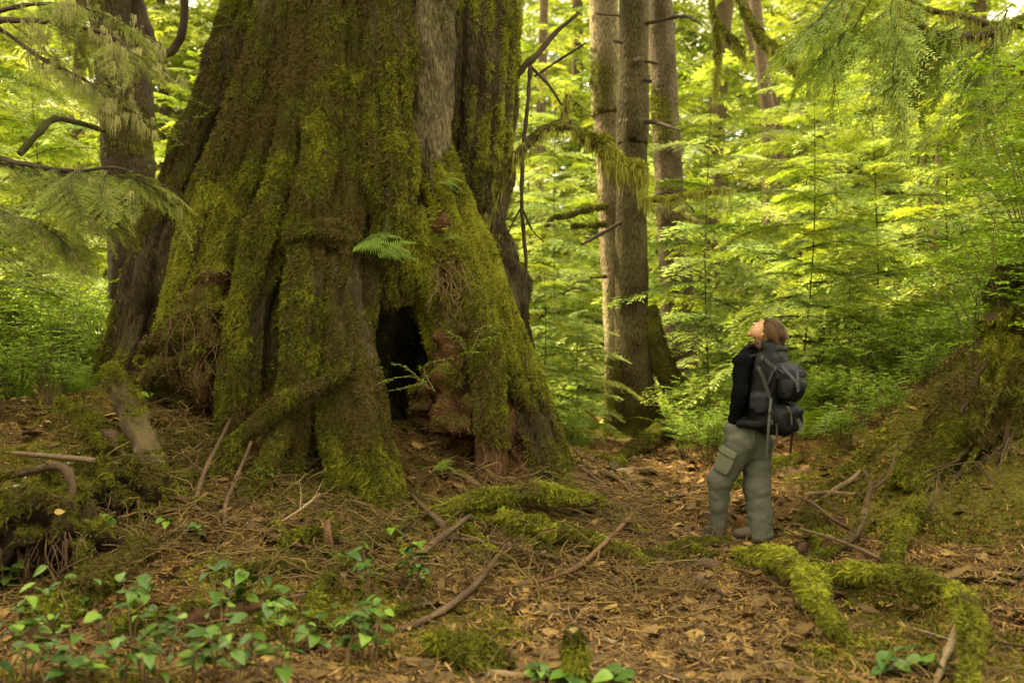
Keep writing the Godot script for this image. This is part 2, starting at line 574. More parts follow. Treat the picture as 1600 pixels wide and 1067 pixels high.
func frond(long: float, col: Color) -> MB:     # a fern frond along +x, arching
	var mb := MB.new()
	var n := 22
	for i in n:
		var t := (i + 0.5) / n
		var o := Vector3(long * t, 0.22 * long * sin(t * 2.4) - 0.25 * long * t * t, 0)
		var t2 := (i + 1.5) / n
		var o2 := Vector3(long * t2, 0.22 * long * sin(t2 * 2.4) - 0.25 * long * t2 * t2, 0)
		mb.quad(o + Vector3(0, 0, 0.003), o - Vector3(0, 0, 0.003), o2 - Vector3(0, 0, 0.003), o2 + Vector3(0, 0, 0.003), Color(0.1, 0.09, 0.03))
		var l := long * 0.24 * sin(PI * (0.14 + 0.86 * t)) + 0.008
		for s in [-1.0, 1.0]:
			var d := Vector3(0.35, rr(-0.3, 0.0), s).normalized()
			var w := Vector3(1, 0, 0) * long * 0.011
			var c := col * rr(0.8, 1.2)
			c.a = 1
			var m := o + d * l * 0.5 + Vector3(0, -0.03 * l, 0)
			mb.quad(o - w * 0.8, m - w, m + w, o + w * 0.8, c)
			mb.tri(m - w, o + d * l + Vector3(0, -0.15 * l, 0), m + w, c)
	return mb

func salal_leaf(long: float, fold: float, droop: float) -> ArrayMesh:    # a broad pointed leathery leaf along +x
	var mb := MB.new()
	var rows := [0.0, 0.12, 0.3, 0.5, 0.7, 0.87, 1.0]
	var wide := [0.02, 0.34, 0.52, 0.5, 0.36, 0.16, 0.0]
	for i in rows.size():
		var t: float = rows[i]
		for j in 5:
			var s := (j - 2) / 2.0
			var w: float = wide[i] * long * 0.62
			mb.v.append(Vector3(t * long, -droop * long * t * t + fold * absf(s) * w + 0.012 * long * sin(t * 9.0 + j * 2.0), s * w))
			mb.c.append(Color(1, 1, 1) * (1.25 if j == 2 else 1.0))
	for i in rows.size():
		for j in 5:
			var a := mb.v[mini(i + 1, 6) * 5 + j] - mb.v[maxi(i - 1, 0) * 5 + j]
			var b := mb.v[i * 5 + mini(j + 1, 4)] - mb.v[i * 5 + maxi(j - 1, 0)]
			var n := b.cross(a)
			mb.n.append(n.normalized() if n.length() > 1e-9 else Vector3.UP)
	for i in rows.size() - 1:
		for j in 4:
			var a := i * 5 + j
			mb.ix.append_array([a, a + 5, a + 1, a + 1, a + 5, a + 6])
	return mb.mesh()

var salal_leaves: Array[ArrayMesh] = []
var salal_mats: Array[StandardMaterial3D] = []

# An upright salal sprig: bent reddish stems, each leaf a piece of its own.
func salal(where: Vector3, h: float, stems: int, per: int, size: float, label: String) -> Node3D:
	var t := thing("salal_plant", label, "plant", where, "salal plants on the forest floor")
	for i in stems:
		var a := rr(0, TAU)
		var lean := Vector3(cos(a), 0, sin(a)) * h * rr(0.15, 0.75)
		var p := [Vector3(0, -0.04, 0), lean * 0.3 + Vector3(0, h * 0.5, 0) * rr(0.8, 1.1), lean + Vector3(0, h * rr(0.75, 1.1), 0)]
		var mb := MB.new()
		tube(mb, p, [0.0045, 0.0035, 0.0015], 5, 8, {"c0": Color(0.10, 0.06, 0.03), "c1": Color(0.16, 0.10, 0.05), "lump": 0.05})
		part("stem", mb.mesh(), M.stem, t)
		for k in per:
			var s := 0.35 + 0.65 * (k + 0.7) / per
			var o: Vector3 = cat(p, s)
			var b := k * 2.6 + rr(-0.6, 0.6) + i
			var l := part("leaf", salal_leaves[rng.randi() % salal_leaves.size()], salal_mats[[0, 0, 1, 1, 1, 2, 2, 3][rng.randi() % 8]], t)
			l.transform = Transform3D((Basis(Vector3.UP, b) * Basis(Vector3.BACK, rr(-0.35, 0.35)) * Basis(Vector3.RIGHT, rr(-0.5, 0.5))).scaled(Vector3.ONE * size * rr(0.5, 1.15)), o)
	return t

var cam: Camera3D
var env: Environment
var tuft_m: ArrayMesh
var tuft_l: ArrayMesh
var beard_m: ArrayMesh

func _ready() -> void:
	# camera
	cam = Camera3D.new()
	cam.name = "camera"
	add_child(cam)
	cam.position = Vector3(0, EYE, 0)
	var lens := CameraAttributesPhysical.new()
	lens.frustum_focal_length = 33.0
	lens.frustum_focus_distance = 7.0
	lens.exposure_aperture = 1.5
	lens.frustum_far = 400.0
	cam.attributes = lens
	cam.far = 400.0
	cam.current = true
	# sky and sun: an even, bright overcast above the trees
	env = Environment.new()
	env.background_mode = Environment.BG_SKY
	env.tonemap_mode = Environment.TONE_MAPPER_LINEAR
	env.tonemap_exposure = 9.2
	env.sdfgi_enabled = true
	env.ssao_enabled = true
	env.ssil_enabled = true
	var sm := ProceduralSkyMaterial.new()
	sm.sky_top_color = Color(1.0, 0.97, 0.85)
	sm.sky_horizon_color = Color(1.0, 0.965, 0.84)
	sm.ground_bottom_color = Color(0.3, 0.28, 0.2)
	sm.ground_horizon_color = Color(0.3, 0.28, 0.2)
	sm.sky_energy_multiplier = 1.0
	env.sky = Sky.new()
	env.sky.sky_material = sm
	var we := WorldEnvironment.new()
	we.name = "environment"
	we.environment = env
	add_child(we)
	var sun := DirectionalLight3D.new()
	sun.name = "sun"
	sun.light_color = Color(1.0, 0.93, 0.74)
	sun.light_energy = 1.4
	sun.light_angular_distance = 4.0
	sun.shadow_enabled = true
	add_child(sun)
	sun.look_at_from_position(Vector3(-15, 27, -19), Vector3(0, 0, -9))

	rng.seed = 4711
	nz.seed = 11
	nz.frequency = 0.01
	nz.fractal_octaves = 2
	nf.seed = 23
	nf.frequency = 0.05
	nf.fractal_octaves = 3
	make_materials()
	tuft_m = moss_tuft_mesh(14, 0.024, 0.0022, 0.6)
	tuft_l = moss_tuft_mesh(14, 0.028, 0.0024, 0.3)
	beard_m = beard_mesh()
	salal_leaves = [salal_leaf(1.0, 0.25, 0.2), salal_leaf(1.0, 0.4, 0.35), salal_leaf(1.0, 0.12, 0.1), salal_leaf(0.9, 0.3, 0.5)]
	for c in [Color(0.027, 0.056, 0.007), Color(0.042, 0.082, 0.009), Color(0.064, 0.115, 0.011), Color(0.11, 0.175, 0.016)]:
		var m: StandardMaterial3D = M.salal.duplicate()
		m.albedo_color = c.linear_to_srgb()
		salal_mats.append(m)
	lay_ground()
	build_ground()
	print("ground ", Time.get_ticks_msec())
	build_giant()
	print("giant ", Time.get_ticks_msec())
	build_trees()
	print("trees ", Time.get_ticks_msec())
	build_shrubs()
	print("shrubs ", Time.get_ticks_msec())
	build_wood()
	print("wood ", Time.get_ticks_msec())
	build_plants()
	print("plants ", Time.get_ticks_msec())
	build_hiker()
	print("hiker ", Time.get_ticks_msec())

# ---- the forest floor ----
func build_ground() -> void:
	var xs := PackedFloat32Array()
	var ds := PackedFloat32Array()
	var x := -5.2
	while x < 5.2:
		xs.append(x)
		x += 0.04
	var w := 0.05
	while x < 150.0:
		xs.append(x)
		w *= 1.18
		x += w
	w = 0.05
	x = -5.24
	while x > -150.0:
		xs.insert(0, x)
		w *= 1.18
		x -= w
	var d := -1.0
	w = 0.05
	while d > -80.0:
		ds.insert(0, d)
		w *= 1.25
		d -= w
	d = -0.9
	while d < 3.4:
		ds.append(d)
		d += 0.15
	while d < 10.5:
		ds.append(d)
		d += 0.04
	w = 0.05
	while d < 220.0:
		ds.append(d)
		w *= 1.1
		d += w
	var mb := MB.new()
	var nx := xs.size()
	for j in ds.size():
		for i in nx:
			var y := ground(xs[i], ds[j])
			mb.v.append(Vector3(xs[i], y, -ds[j]))
			var g := nz.get_noise_2d(xs[i] * 160.0, ds[j] * 160.0) * 0.8 + nf.get_noise_2d(xs[i] * 90.0, ds[j] * 90.0) * 0.8
			var c := Color(0.075, 0.045, 0.015).lerp(Color(0.18, 0.112, 0.033), clampf(0.45 + g, 0, 1))
			var ms := moss_share(xs[i], ds[j])
			c = c.lerp(Color(0.12, 0.115, 0.02) * (1.0 + 0.5 * g), ms * 0.8)
			mb.c.append(c)
	for j in ds.size():
		for i in nx:
			var a := mb.v[j * nx + mini(i + 1, nx - 1)] - mb.v[j * nx + maxi(i - 1, 0)]
			var b := mb.v[mini(j + 1, ds.size() - 1) * nx + i] - mb.v[maxi(j - 1, 0) * nx + i]
			mb.n.append(a.cross(b).normalized())
	for j in ds.size() - 1:
		for i in nx - 1:
			var a := j * nx + i
			mb.ix.append_array([a, a + nx, a + 1, a + 1, a + nx, a + nx + 1])
	var g := part("ground", mb.mesh(), M.soil, self)
	tag(g, "uneven forest floor of brown needles, soil and moss", "ground", "", "structure")
	# what lies on it
	var chips := Scatter.new()
	var flakes := Scatter.new()
	var dead := Scatter.new()
	var twigs := Scatter.new()
	var moss := Scatter.new()
	for i in 260000:
		var dd := 3.4 + 9.5 * pow(rng.randf(), 1.35)
		var xx := rr(-0.70, 0.68) * (dd + 1.0)
		var y := ground(xx, dd)
		var p := Vector3(xx, y, -dd)
		var ms := moss_share(xx, dd)
		var ps := path_share(xx, dd)
		var pick := rng.randf()
		if pick < ms * 0.8 and moss.t.size() < 80000:
			var e := 0.06
			var nn := Vector3(ground(xx - e, dd) - ground(xx + e, dd), 2.0 * e, ground(xx, dd + e) - ground(xx, dd - e)).normalized()
			tuft(moss, p, nn, rr(0.6, 1.3))
			if rng.randf() < 0.38:
				moss.c[moss.c.size() - 1] = Color(0.12, 0.07, 0.02).lerp(Color(0.27, 0.19, 0.04), rng.randf())
		elif pick < 0.94:
			if chips.t.size() > 130000:
				continue
			var s := 0.45 + 1.5 * pow(rng.randf(), 3.0)
			chips.t.append(Transform3D((Basis(Vector3.UP, rr(0, TAU)) * Basis(Vector3.RIGHT, rr(-0.4, 0.4)) * Basis(Vector3.BACK, rr(-0.4, 0.4))).scaled(Vector3.ONE * s), p + Vector3(0, 0.006, 0)))
			var k := rng.randf()
			var c := Color(0.15, 0.075, 0.022).lerp(Color(0.33, 0.19, 0.055), k * k)
			if rng.randf() < 0.03 + 0.05 * ps:
				c = Color(0.36, 0.22, 0.09)
			elif rng.randf() < 0.35:
				c = Color(0.06, 0.034, 0.017)
			chips.c.append(c)
			if i % 34 == 0:
				flakes.t.append(Transform3D((Basis(Vector3.UP, rr(0, TAU)) * Basis(Vector3.RIGHT, rr(-0.5, 0.5))).scaled(Vector3(rr(0.6, 1.4), 1.0, rr(0.6, 1.4)) * rr(0.5, 1.5)), p + Vector3(0, 0.01, 0)))
				flakes.c.append(Color(0.06, 0.036, 0.014).lerp(Color(0.25, 0.15, 0.045), pow(rng.randf(), 2.0)))
			if i % 95 == 0:
				dead.t.append(Transform3D((Basis(Vector3.UP, rr(0, TAU)) * Basis(Vector3.RIGHT, rr(-0.6, 0.6)) * Basis(Vector3.BACK, rr(-0.6, 0.6))).scaled(Vector3.ONE * rr(0.03, 0.065)), p + Vector3(0, 0.015, 0)))
				dead.c.append(Color(0.10, 0.055, 0.02).lerp(Color(0.21, 0.13, 0.045), rng.randf()))
		elif twigs.t.size() < 5200:
			twigs.t.append(Transform3D((Basis(Vector3.UP, rr(0, TAU)) * Basis(Vector3.BACK, rr(-0.25, 0.25))).scaled(Vector3.ONE * (rr(0.3, 1.0) if rng.randf() < 0.85 else rr(1.0, 2.2))), p + Vector3(0, 0.008, 0)))
			var c := Color(0.06, 0.038, 0.014).lerp(Color(0.18, 0.115, 0.042), rng.randf())
			twigs.c.append(c)
	tag(mass("needle_litter", chip_mesh(0.042, 0.0045), M.litter, chips, self), "brown and tan wood chips and needles littering the forest floor", "litter")
	tag(mass("bark_litter", chip_mesh(0.075, 0.03), M.litter, flakes, self), "broken bark flakes scattered over the forest floor", "bark litter")
	tag(mass("leaf_litter", salal_leaves[1], M.litter, dead, self), "small withered brown leaves scattered over the forest floor", "leaf litter")
	for i in 1500:      # the tangle of dead twigs over the giant's mound
		var xx := rr(-2.9, 1.1)
		var dd := rr(5.3, 7.5)
		twigs.t.append(Transform3D((Basis(Vector3.UP, rr(0, TAU)) * Basis(Vector3.BACK, rr(-0.7, 0.7))).scaled(Vector3.ONE * rr(0.5, 2.2)), Vector3(xx, ground(xx, dd) + rr(0.01, 0.06), -dd)))
		twigs.c.append(Color(0.05, 0.032, 0.012).lerp(Color(0.16, 0.105, 0.036), rng.randf()))
	tag(mass("twig_litter", twig_mesh(), M.stem, twigs, self), "thin dead twigs strewn over the forest floor", "twigs")
	tag(mass("ground_moss", tuft_l, M.moss, moss, self), "yellow-green moss carpet in patches on the forest floor", "moss")

func moss_share(x: float, d: float) -> float:
	var m := 0.2 + 1.2 * nz.get_noise_2d(x * 60.0 + 400.0, d * 60.0) + 0.5 * nz.get_noise_2d(x * 240.0, d * 240.0)
	m -= 1.3 * path_share(x, d)
	if x > 1.25 and d < 6.6:
		m += 0.22
	if x > 2.4 and d > 5.8 and d < 8.5:
		m += 0.75
	if x > -0.9 and x < 0.4 and d < 5.4:
		m += 0.3
	if x < -2.3 and d > 5.2:
		m += 0.2
	return smoothstep(0.0, 0.7, m)

func strew(mb: MB, sc: Scatter, count: int) -> void:      # fallen needles and chips lying on a surface
	for i in count:
		var k := (rng.randi() % (mb.ix.size() / 3)) * 3
		var u := sqrt(rng.randf())
		var w := rng.randf()
		var a := mb.v[mb.ix[k]]
		var p := a * (1.0 - u) + mb.v[mb.ix[k + 1]] * u * (1.0 - w) + mb.v[mb.ix[k + 2]] * u * w
		sc.t.append(Transform3D(frame_of((mb.n[mb.ix[k]] + rdir() * 0.5).normalized(), rdir()).scaled(Vector3.ONE * rr(0.4, 1.3)), p))
		sc.c.append(Color(0.06, 0.032, 0.014).lerp(Color(0.22, 0.115, 0.045), pow(rng.randf(), 1.5)))

func px_limb(spec: Array) -> Array:     # [[across, down, distance, radius], ...] of the photograph -> [points, radii]
	var p := []
	var r := []
	for s in spec:
		p.append(at(s[0], s[1], s[2]))
		r.append(s[3] * s[2] / F)
	return [p, r]

# ---- the giant spruce ----
func build_giant() -> void:
	var t := thing("giant_spruce", "giant old spruce with mossy buttress roots filling the middle of the clearing", "tree")
	var moss := Scatter.new()
	var bark := {"c0": Color(0.055, 0.042, 0.02), "c1": Color(0.125, 0.098, 0.048), "cm": Color(0.09, 0.09, 0.018), "flute": 0.24, "lobes": 6.0, "lump": 0.07, "lfreq": 4.0, "fiss": 0.04, "ffreq": 20.0, "topm": 0.15, "bare_from": 2.7, "axis": Vector3(-1.35, 0, -9.2)}
	var mb := MB.new()
	var limb := px_limb([[600, 760, 9.9, 120], [590, 560, 9.8, 120], [560, 400, 9.2, 130], [545, 250, 8.95, 130], [535, 100, 8.85, 126], [532, -40, 8.8, 124], [530, -400, 8.8, 118]])
	limb[0].append(Vector3(-1.4, 11.0, -8.8)); limb[1].append(0.62)
	limb[0].append(Vector3(-1.35, 22.5, -8.8)); limb[1].append(0.35)
	tube(mb, limb[0], limb[1], 110, 230, bark.merged({"moss": -0.4, "dens": 300.0, "flute": 0.1, "lobes": 15.0}, true), moss)
	part("trunk", mb.mesh(), M.bark, t)
	mb = MB.new()
	limb = px_limb([[725, 620, 8.95, 66], [728, 430, 8.9, 58], [735, 300, 8.9, 60], [744, 150, 8.9, 64], [748, 0, 8.9, 65], [750, -300, 8.9, 66]])
	limb[0].append(Vector3(-0.35, 9.5, -8.9)); limb[1].append(0.25)
	tube(mb, limb[0], limb[1], 80, 150, bark.merged({"moss": 0.0, "dens": 3600.0, "fiss": 0.035, "ffreq": 26.0, "flute": 0.14, "lobes": 14.0}, true), moss)
	tag(part("second_stem", mb.mesh(), M.bark, t), "straight second stem, barer bark", "")
	var mossy := {"moss": 0.46, "dens": 6800.0}
	var half := {"moss": 0.30, "dens": 5600.0}
	var ridges := [
		[half, [[418, -90, 8.55, 42], [372, 80, 8.6, 44], [322, 210, 8.7, 44], [268, 340, 8.75, 44], [236, 450, 8.75, 42], [214, 540, 8.7, 42], [180, 630, 8.6, 40]]],
		[half, [[452, -90, 8.2, 30], [414, 80, 8.12, 31], [370, 210, 8.05, 32], [330, 330, 7.97, 34], [300, 440, 7.95, 40], [278, 520, 7.9, 40], [258, 610, 7.85, 40]]],
		[half, [[470, 20, 8.1, 32], [440, 150, 8.05, 28], [404, 270, 8.0, 28], [372, 370, 7.92, 30], [346, 450, 7.85, 34], [330, 540, 7.8, 38], [300, 640, 7.75, 42]]],
		[mossy, [[488, -90, 8.0, 27], [480, 60, 7.92, 27], [462, 190, 7.78, 27], [438, 300, 7.66, 29], [415, 390, 7.65, 34], [394, 470, 7.6, 34], [380, 560, 7.5, 35], [370, 650, 7.45, 37], [360, 730, 7.4, 36]]],
		[mossy, [[524, -90, 7.95, 27], [514, 100, 7.72, 28], [501, 230, 7.54, 29], [490, 330, 7.44, 31], [486, 400, 7.45, 38], [478, 500, 7.35, 36], [466, 590, 7.25, 34], [456, 680, 7.15, 32], [455, 800, 7.1, 32]]],
		[mossy, [[562, -90, 7.95, 26], [553, 120, 7.78, 24], [545, 260, 7.6, 23], [540, 370, 7.48, 27], [537, 470, 7.4, 34], [548, 560, 7.2, 38], [566, 660, 7.05, 40], [590, 760, 6.95, 36], [606, 860, 6.9, 34]]],
		[mossy, [[530, 540, 7.25, 22], [526, 620, 7.12, 28], [532, 710, 7.02, 28], [541, 790, 6.95, 28], [545, 860, 6.9, 28]]],
		[half, [[612, -90, 7.95, 44], [608, 100, 7.8, 44], [608, 250, 7.7, 44], [612, 350, 7.65, 42], [608, 420, 7.62, 38], [616, 478, 7.66, 26]]],
		[mossy, [[592, 390, 7.6, 30], [573, 480, 7.5, 20], [573, 560, 7.45, 17], [590, 640, 7.35, 15], [604, 710, 7.3, 14]]],
		[mossy, [[632, 330, 7.72, 32], [662, 430, 7.78, 30], [686, 510, 7.85, 27], [700, 620, 7.9, 26]]],
		[mossy, [[652, 60, 8.15, 30], [672, 220, 8.0, 32], [697, 310, 7.9, 34], [728, 390, 7.8, 36], [757, 470, 7.75, 38], [790, 560, 7.75, 40], [824, 640, 7.7, 40], [864, 750, 7.65, 36]]],
		[{"moss": 0.35, "dens": 6500.0, "mhi": 0.62, "c0": Color(0.10, 0.05, 0.028), "c1": Color(0.22, 0.125, 0.065)}, [[735, 430, 7.72, 22], [752, 520, 7.5, 28], [760, 600, 7.4, 28], [766, 690, 7.3, 26], [772, 770, 7.25, 26], [778, 840, 7.2, 32]]],
		[half, [[434, 360, 7.8, 20], [428, 470, 7.78, 26], [420, 570, 7.7, 30], [412, 690, 7.6, 34], [408, 780, 7.5, 32]]],
		[half, [[800, 560, 7.85, 26], [824, 640, 7.65, 30], [838, 690, 7.56, 28], [850, 760, 7.5, 34]]],
		[mossy, [[452, 378, 7.42, 14], [480, 366, 7.34, 20], [515, 364, 7.32, 22], [556, 378, 7.42, 14]]],
		[mossy, [[549, 543, 6.98, 7], [530, 582, 6.92, 11], [490, 604, 6.9, 12], [440, 628, 6.85, 13], [395, 668, 6.8, 16], [352, 712, 6.75, 19], [322, 790, 6.7, 19]]],
		[half, [[448, 650, 7.1, 17], [424, 710, 6.75, 15], [396, 752, 6.55, 15], [366, 810, 6.45, 16]]],
		[{"moss": -1.0}, [[420, 200, 9.3, 80], [390, 420, 9.4, 90], [380, 560, 9.4, 95], [370, 760, 9.4, 100]]],  # hidden backing added inside the trunk, stops light leaking between the ribs
		[{"moss": -0.1, "dens": 1500.0}, [[420, 200, 9.6, 70], [330, 420, 10.2, 70], [280, 560, 10.6, 60], [250, 700, 10.9, 60]]],  # unseen rear root, left, added to seal the hollow against light behind
		[{"moss": -0.1, "dens": 1500.0}, [[690, 200, 9.7, 70], [740, 420, 10.3, 70], [775, 560, 10.6, 60], [790, 700, 10.9, 60]]],  # unseen rear root, right, added for the same light seal
	]
	for r in ridges:
		mb = MB.new()
		limb = px_limb(r[1])
		var long := 0.0
		for i in limb[0].size() - 1:
			long += limb[0][i].distance_to(limb[0][i + 1])
		var o: Dictionary = bark.duplicate()
		o.merge(r[0], true)
		o["fiss"] = minf(0.04, limb[1][limb[1].size() / 2] * 0.2)
		o["lump"] = 0.16
		tube(mb, limb[0], limb[1], clampi(int(limb[1][1] * 300), 26, 72), int(long * 34.0), o, moss)
		part("buttress_root", mb.mesh(), M.bark, t)
	# the pale strip of bare bark
	mb = MB.new()
	limb = px_limb([[668, -90, 8.0, 46], [664, 120, 7.98, 42], [668, 240, 7.95, 36], [682, 340, 7.95, 24]])
	tube(mb, limb[0], limb[1], 56, 110, {"c0": Color(0.07, 0.055, 0.028), "c1": Color(0.19, 0.15, 0.08), "lump": 0.12, "fiss": 0.05, "ffreq": 24.0, "moss": -0.3, "dens": 900.0}, moss)
	tag(part("bare_bark_strip", mb.mesh(), M.bark, t), "pale bare bark strip", "")
	# needle duff heaped between the roots
	var duff := Scatter.new()
	for s in [
		[[688, 320, 7.86, 18], [703, 400, 7.76, 26], [716, 490, 7.68, 34], [722, 580, 7.62, 40], [716, 680, 7.5, 44]],
		[[770, 600, 7.75, 26], [795, 680, 7.6, 34], [806, 760, 7.5, 40]],
		[[700, 560, 8.1, 40], [715, 640, 8.0, 60], [730, 740, 7.9, 60]],
		[[330, 430, 7.95, 34], [338, 480, 7.8, 44], [330, 520, 7.75, 46], [300, 560, 7.7, 50]],
		[[432, 600, 7.75, 12], [424, 670, 7.45, 34], [425, 740, 7.2, 44], [420, 800, 7.05, 40]],
		[[250, 540, 7.8, 40], [290, 585, 7.7, 44], [340, 600, 7.6, 30]],
	]:
		mb = MB.new()
		limb = px_limb(s)
		tube(mb, limb[0], limb[1], 44, 60, {"c0": Color(0.07, 0.037, 0.017), "c1": Color(0.16, 0.088, 0.036), "lump": 0.5, "lfreq": 12.0, "fiss": 0.05, "ffreq": 16.0, "moss": -0.15, "dens": 2600.0}, moss)
		part("needle_heap", mb.mesh(), M.soil, t)
		strew(mb, duff, int(4600 * limb[1][1] * limb[0].size() * 0.8))
	mass("fallen_needles", chip_mesh(0.045, 0.007), M.litter, duff, t)
	# roots that creep out over the mound
	var creep := [[600, 822, 1.1], [560, 830, 1.3], [640, 800, 0.7], [520, 825, 1.9], [470, 790, 2.2], [700, 800, 0.5], [770, 790, 0.4], [800, 770, 0.1], [860, 730, 0.0], [880, 720, -0.1], [430, 790, 1.6], [380, 760, 2.0], [340, 740, 2.4], [330, 700, 2.8], [290, 690, 2.2], [650, 760, 1.2], [690, 740, 0.9], [820, 760, 0.6], [500, 800, 1.2], [740, 790, 1.4], [845, 745, 0.9], [410, 800, 2.6], [300, 740, 1.7], [260, 720, 2.9], [580, 835, 0.5], [660, 830, 0.2]]
	for s in creep:
		var p := gp(s[0], s[1])
		var a: float = s[2] + rr(-0.3, 0.3)
		var pts := [p + Vector3(0, 0.02, 0)]
		var rad := [rr(0.014, 0.034)]
		var n_ := rng.randi_range(5, 9)
		for k in n_:
			a += rr(-0.55, 0.55)
			p += Vector3(cos(a), 0, sin(a)) * rr(0.12, 0.22)
			p.y = ground(p.x, -p.z) + rr(-0.012, 0.05)
			pts.append(p)
			rad.append(rad[0] * (1.0 - 0.8 * (k + 1.0) / n_))
		mb = MB.new()
		tube(mb, pts, rad, 9, n_ * 6, bark.merged({"moss": -0.25 if rng.randf() < 0.6 else 0.2, "dens": 3500.0, "tuft": 0.8, "flute": 0.0, "lump": 0.25, "lfreq": 16.0, "fiss": 0.004, "c0": Color(0.09, 0.055, 0.03), "c1": Color(0.19, 0.12, 0.065), "topm": 0.4, "axis": Vector3.INF}, true), moss)
		part("surface_root", mb.mesh(), M.wood, t)
	mass("moss", tuft_m, M.moss, moss, t)
	# fine dead rootlets hanging over the needle heap
	mb = MB.new()
	for i in 44:
		var u := rng.randf()
		var a := at(lerpf(672, 730, u) + rr(-8, 8), rr(395, 470), 7.48 - 0.1 * rng.randf() + 0.12 * u)
		if i > 26:
			a = at(rr(250, 350), rr(480, 585), rr(7.35, 7.5))
		var b := a + Vector3(rr(-0.12, 0.2), rr(-0.35, -0.15), rr(0.02, 0.1))
		tube(mb, [a, a.lerp(b, 0.5) + rdir() * 0.05, b], [0.0024, 0.002, 0.001], 4, 6, {"c0": Color(0.09, 0.05, 0.028), "c1": Color(0.17, 0.10, 0.055)})
	part("rootlets", mb.mesh(), M.stem, t).set_meta("kind", "stuff")
	# the crown, high above the picture
	var big := [bough(1.0, 0.05, 0.009, 0.03, 0.2, Color(0.06, 0.09, 0.02), Color(0.11, 0.15, 0.03)), bough(1.0, 0.055, 0.009, 0.033, 0.28, Color(0.06, 0.09, 0.02), Color(0.10, 0.14, 0.03))]
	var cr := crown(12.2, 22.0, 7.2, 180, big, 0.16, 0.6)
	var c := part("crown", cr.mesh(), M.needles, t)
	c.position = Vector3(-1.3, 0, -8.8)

# ---- the other trees ----
var conifers: Array = []      # meshes of young hemlock crowns, one metre of reach and their own heights

func trunk_tree(called: String, label: String, spec: Array, top: float, o: Dictionary, crown_at: float, reach: float, count: int, kinds: Array, group := "") -> Node3D:
	var limb := px_limb(spec)
	var last: Vector3 = limb[0][limb[0].size() - 1]
	var before: Vector3 = limb[0][limb[0].size() - 2]
	var lean := (last - before) / maxf(last.y - before.y, 0.1)
	var foot: Vector3 = limb[0][0]
	limb[0].append(last + lean * (top - last.y))
	limb[1].append(limb[1][limb[1].size() - 1] * 0.35)
	var t := thing(called, label, "tree", foot, group)
	var p := []
	for q in limb[0]:
		p.append(q - foot)
	var mb := MB.new()
	var moss := Scatter.new()
	tube(mb, p, limb[1], o.get("segs", 40), o.get("rings", 110), o, moss)
	part("trunk", mb.mesh(), M.bark, t)
	if moss.t.size():
		mass("moss", tuft_m, M.moss, moss, t)
	if count > 0:
		var cr := crown(crown_at - foot.y, top - foot.y, reach, count, kinds, -0.1, 0.6)
		var c := part("crown", cr.mesh(), M.needles, t)
		c.position = Vector3(last.x + lean.x * (crown_at - last.y) - foot.x, 0, last.z - foot.z)
	return t

func limb_part(t: Node3D, called: String, spec: Array, o: Dictionary, moss: Scatter = null, beard: Scatter = null, bd := 0.0) -> void:
	var limb := px_limb(spec)
	var mb := MB.new()
	var p := []
	var long := 0.0
	for q in limb[0]:
		p.append(q - t.position)
	for i in p.size() - 1:
		long += p[i].distance_to(p[i + 1])
	tube(mb, p, limb[1], o.get("segs", 9), maxi(6, int(long * 24.0)), o, moss)
	part(called, mb.mesh(), M.wood, t)
	if beard:
		for i in int(long * bd):
			var u := rng.randf()
			var q: Vector3 = cat(p, u)
			var r: float = cat(limb[1], u)
			beard.t.append(Transform3D(Basis(Vector3.UP, rr(0, TAU)).scaled(Vector3.ONE * rr(0.5, 1.1)), q + Vector3(rr(-1, 1) * r, -0.2 * r, rr(-1, 1) * r)))
			beard.c.append(Color(0.16, 0.15, 0.025).lerp(Color(0.30, 0.28, 0.055), rng.randf()))

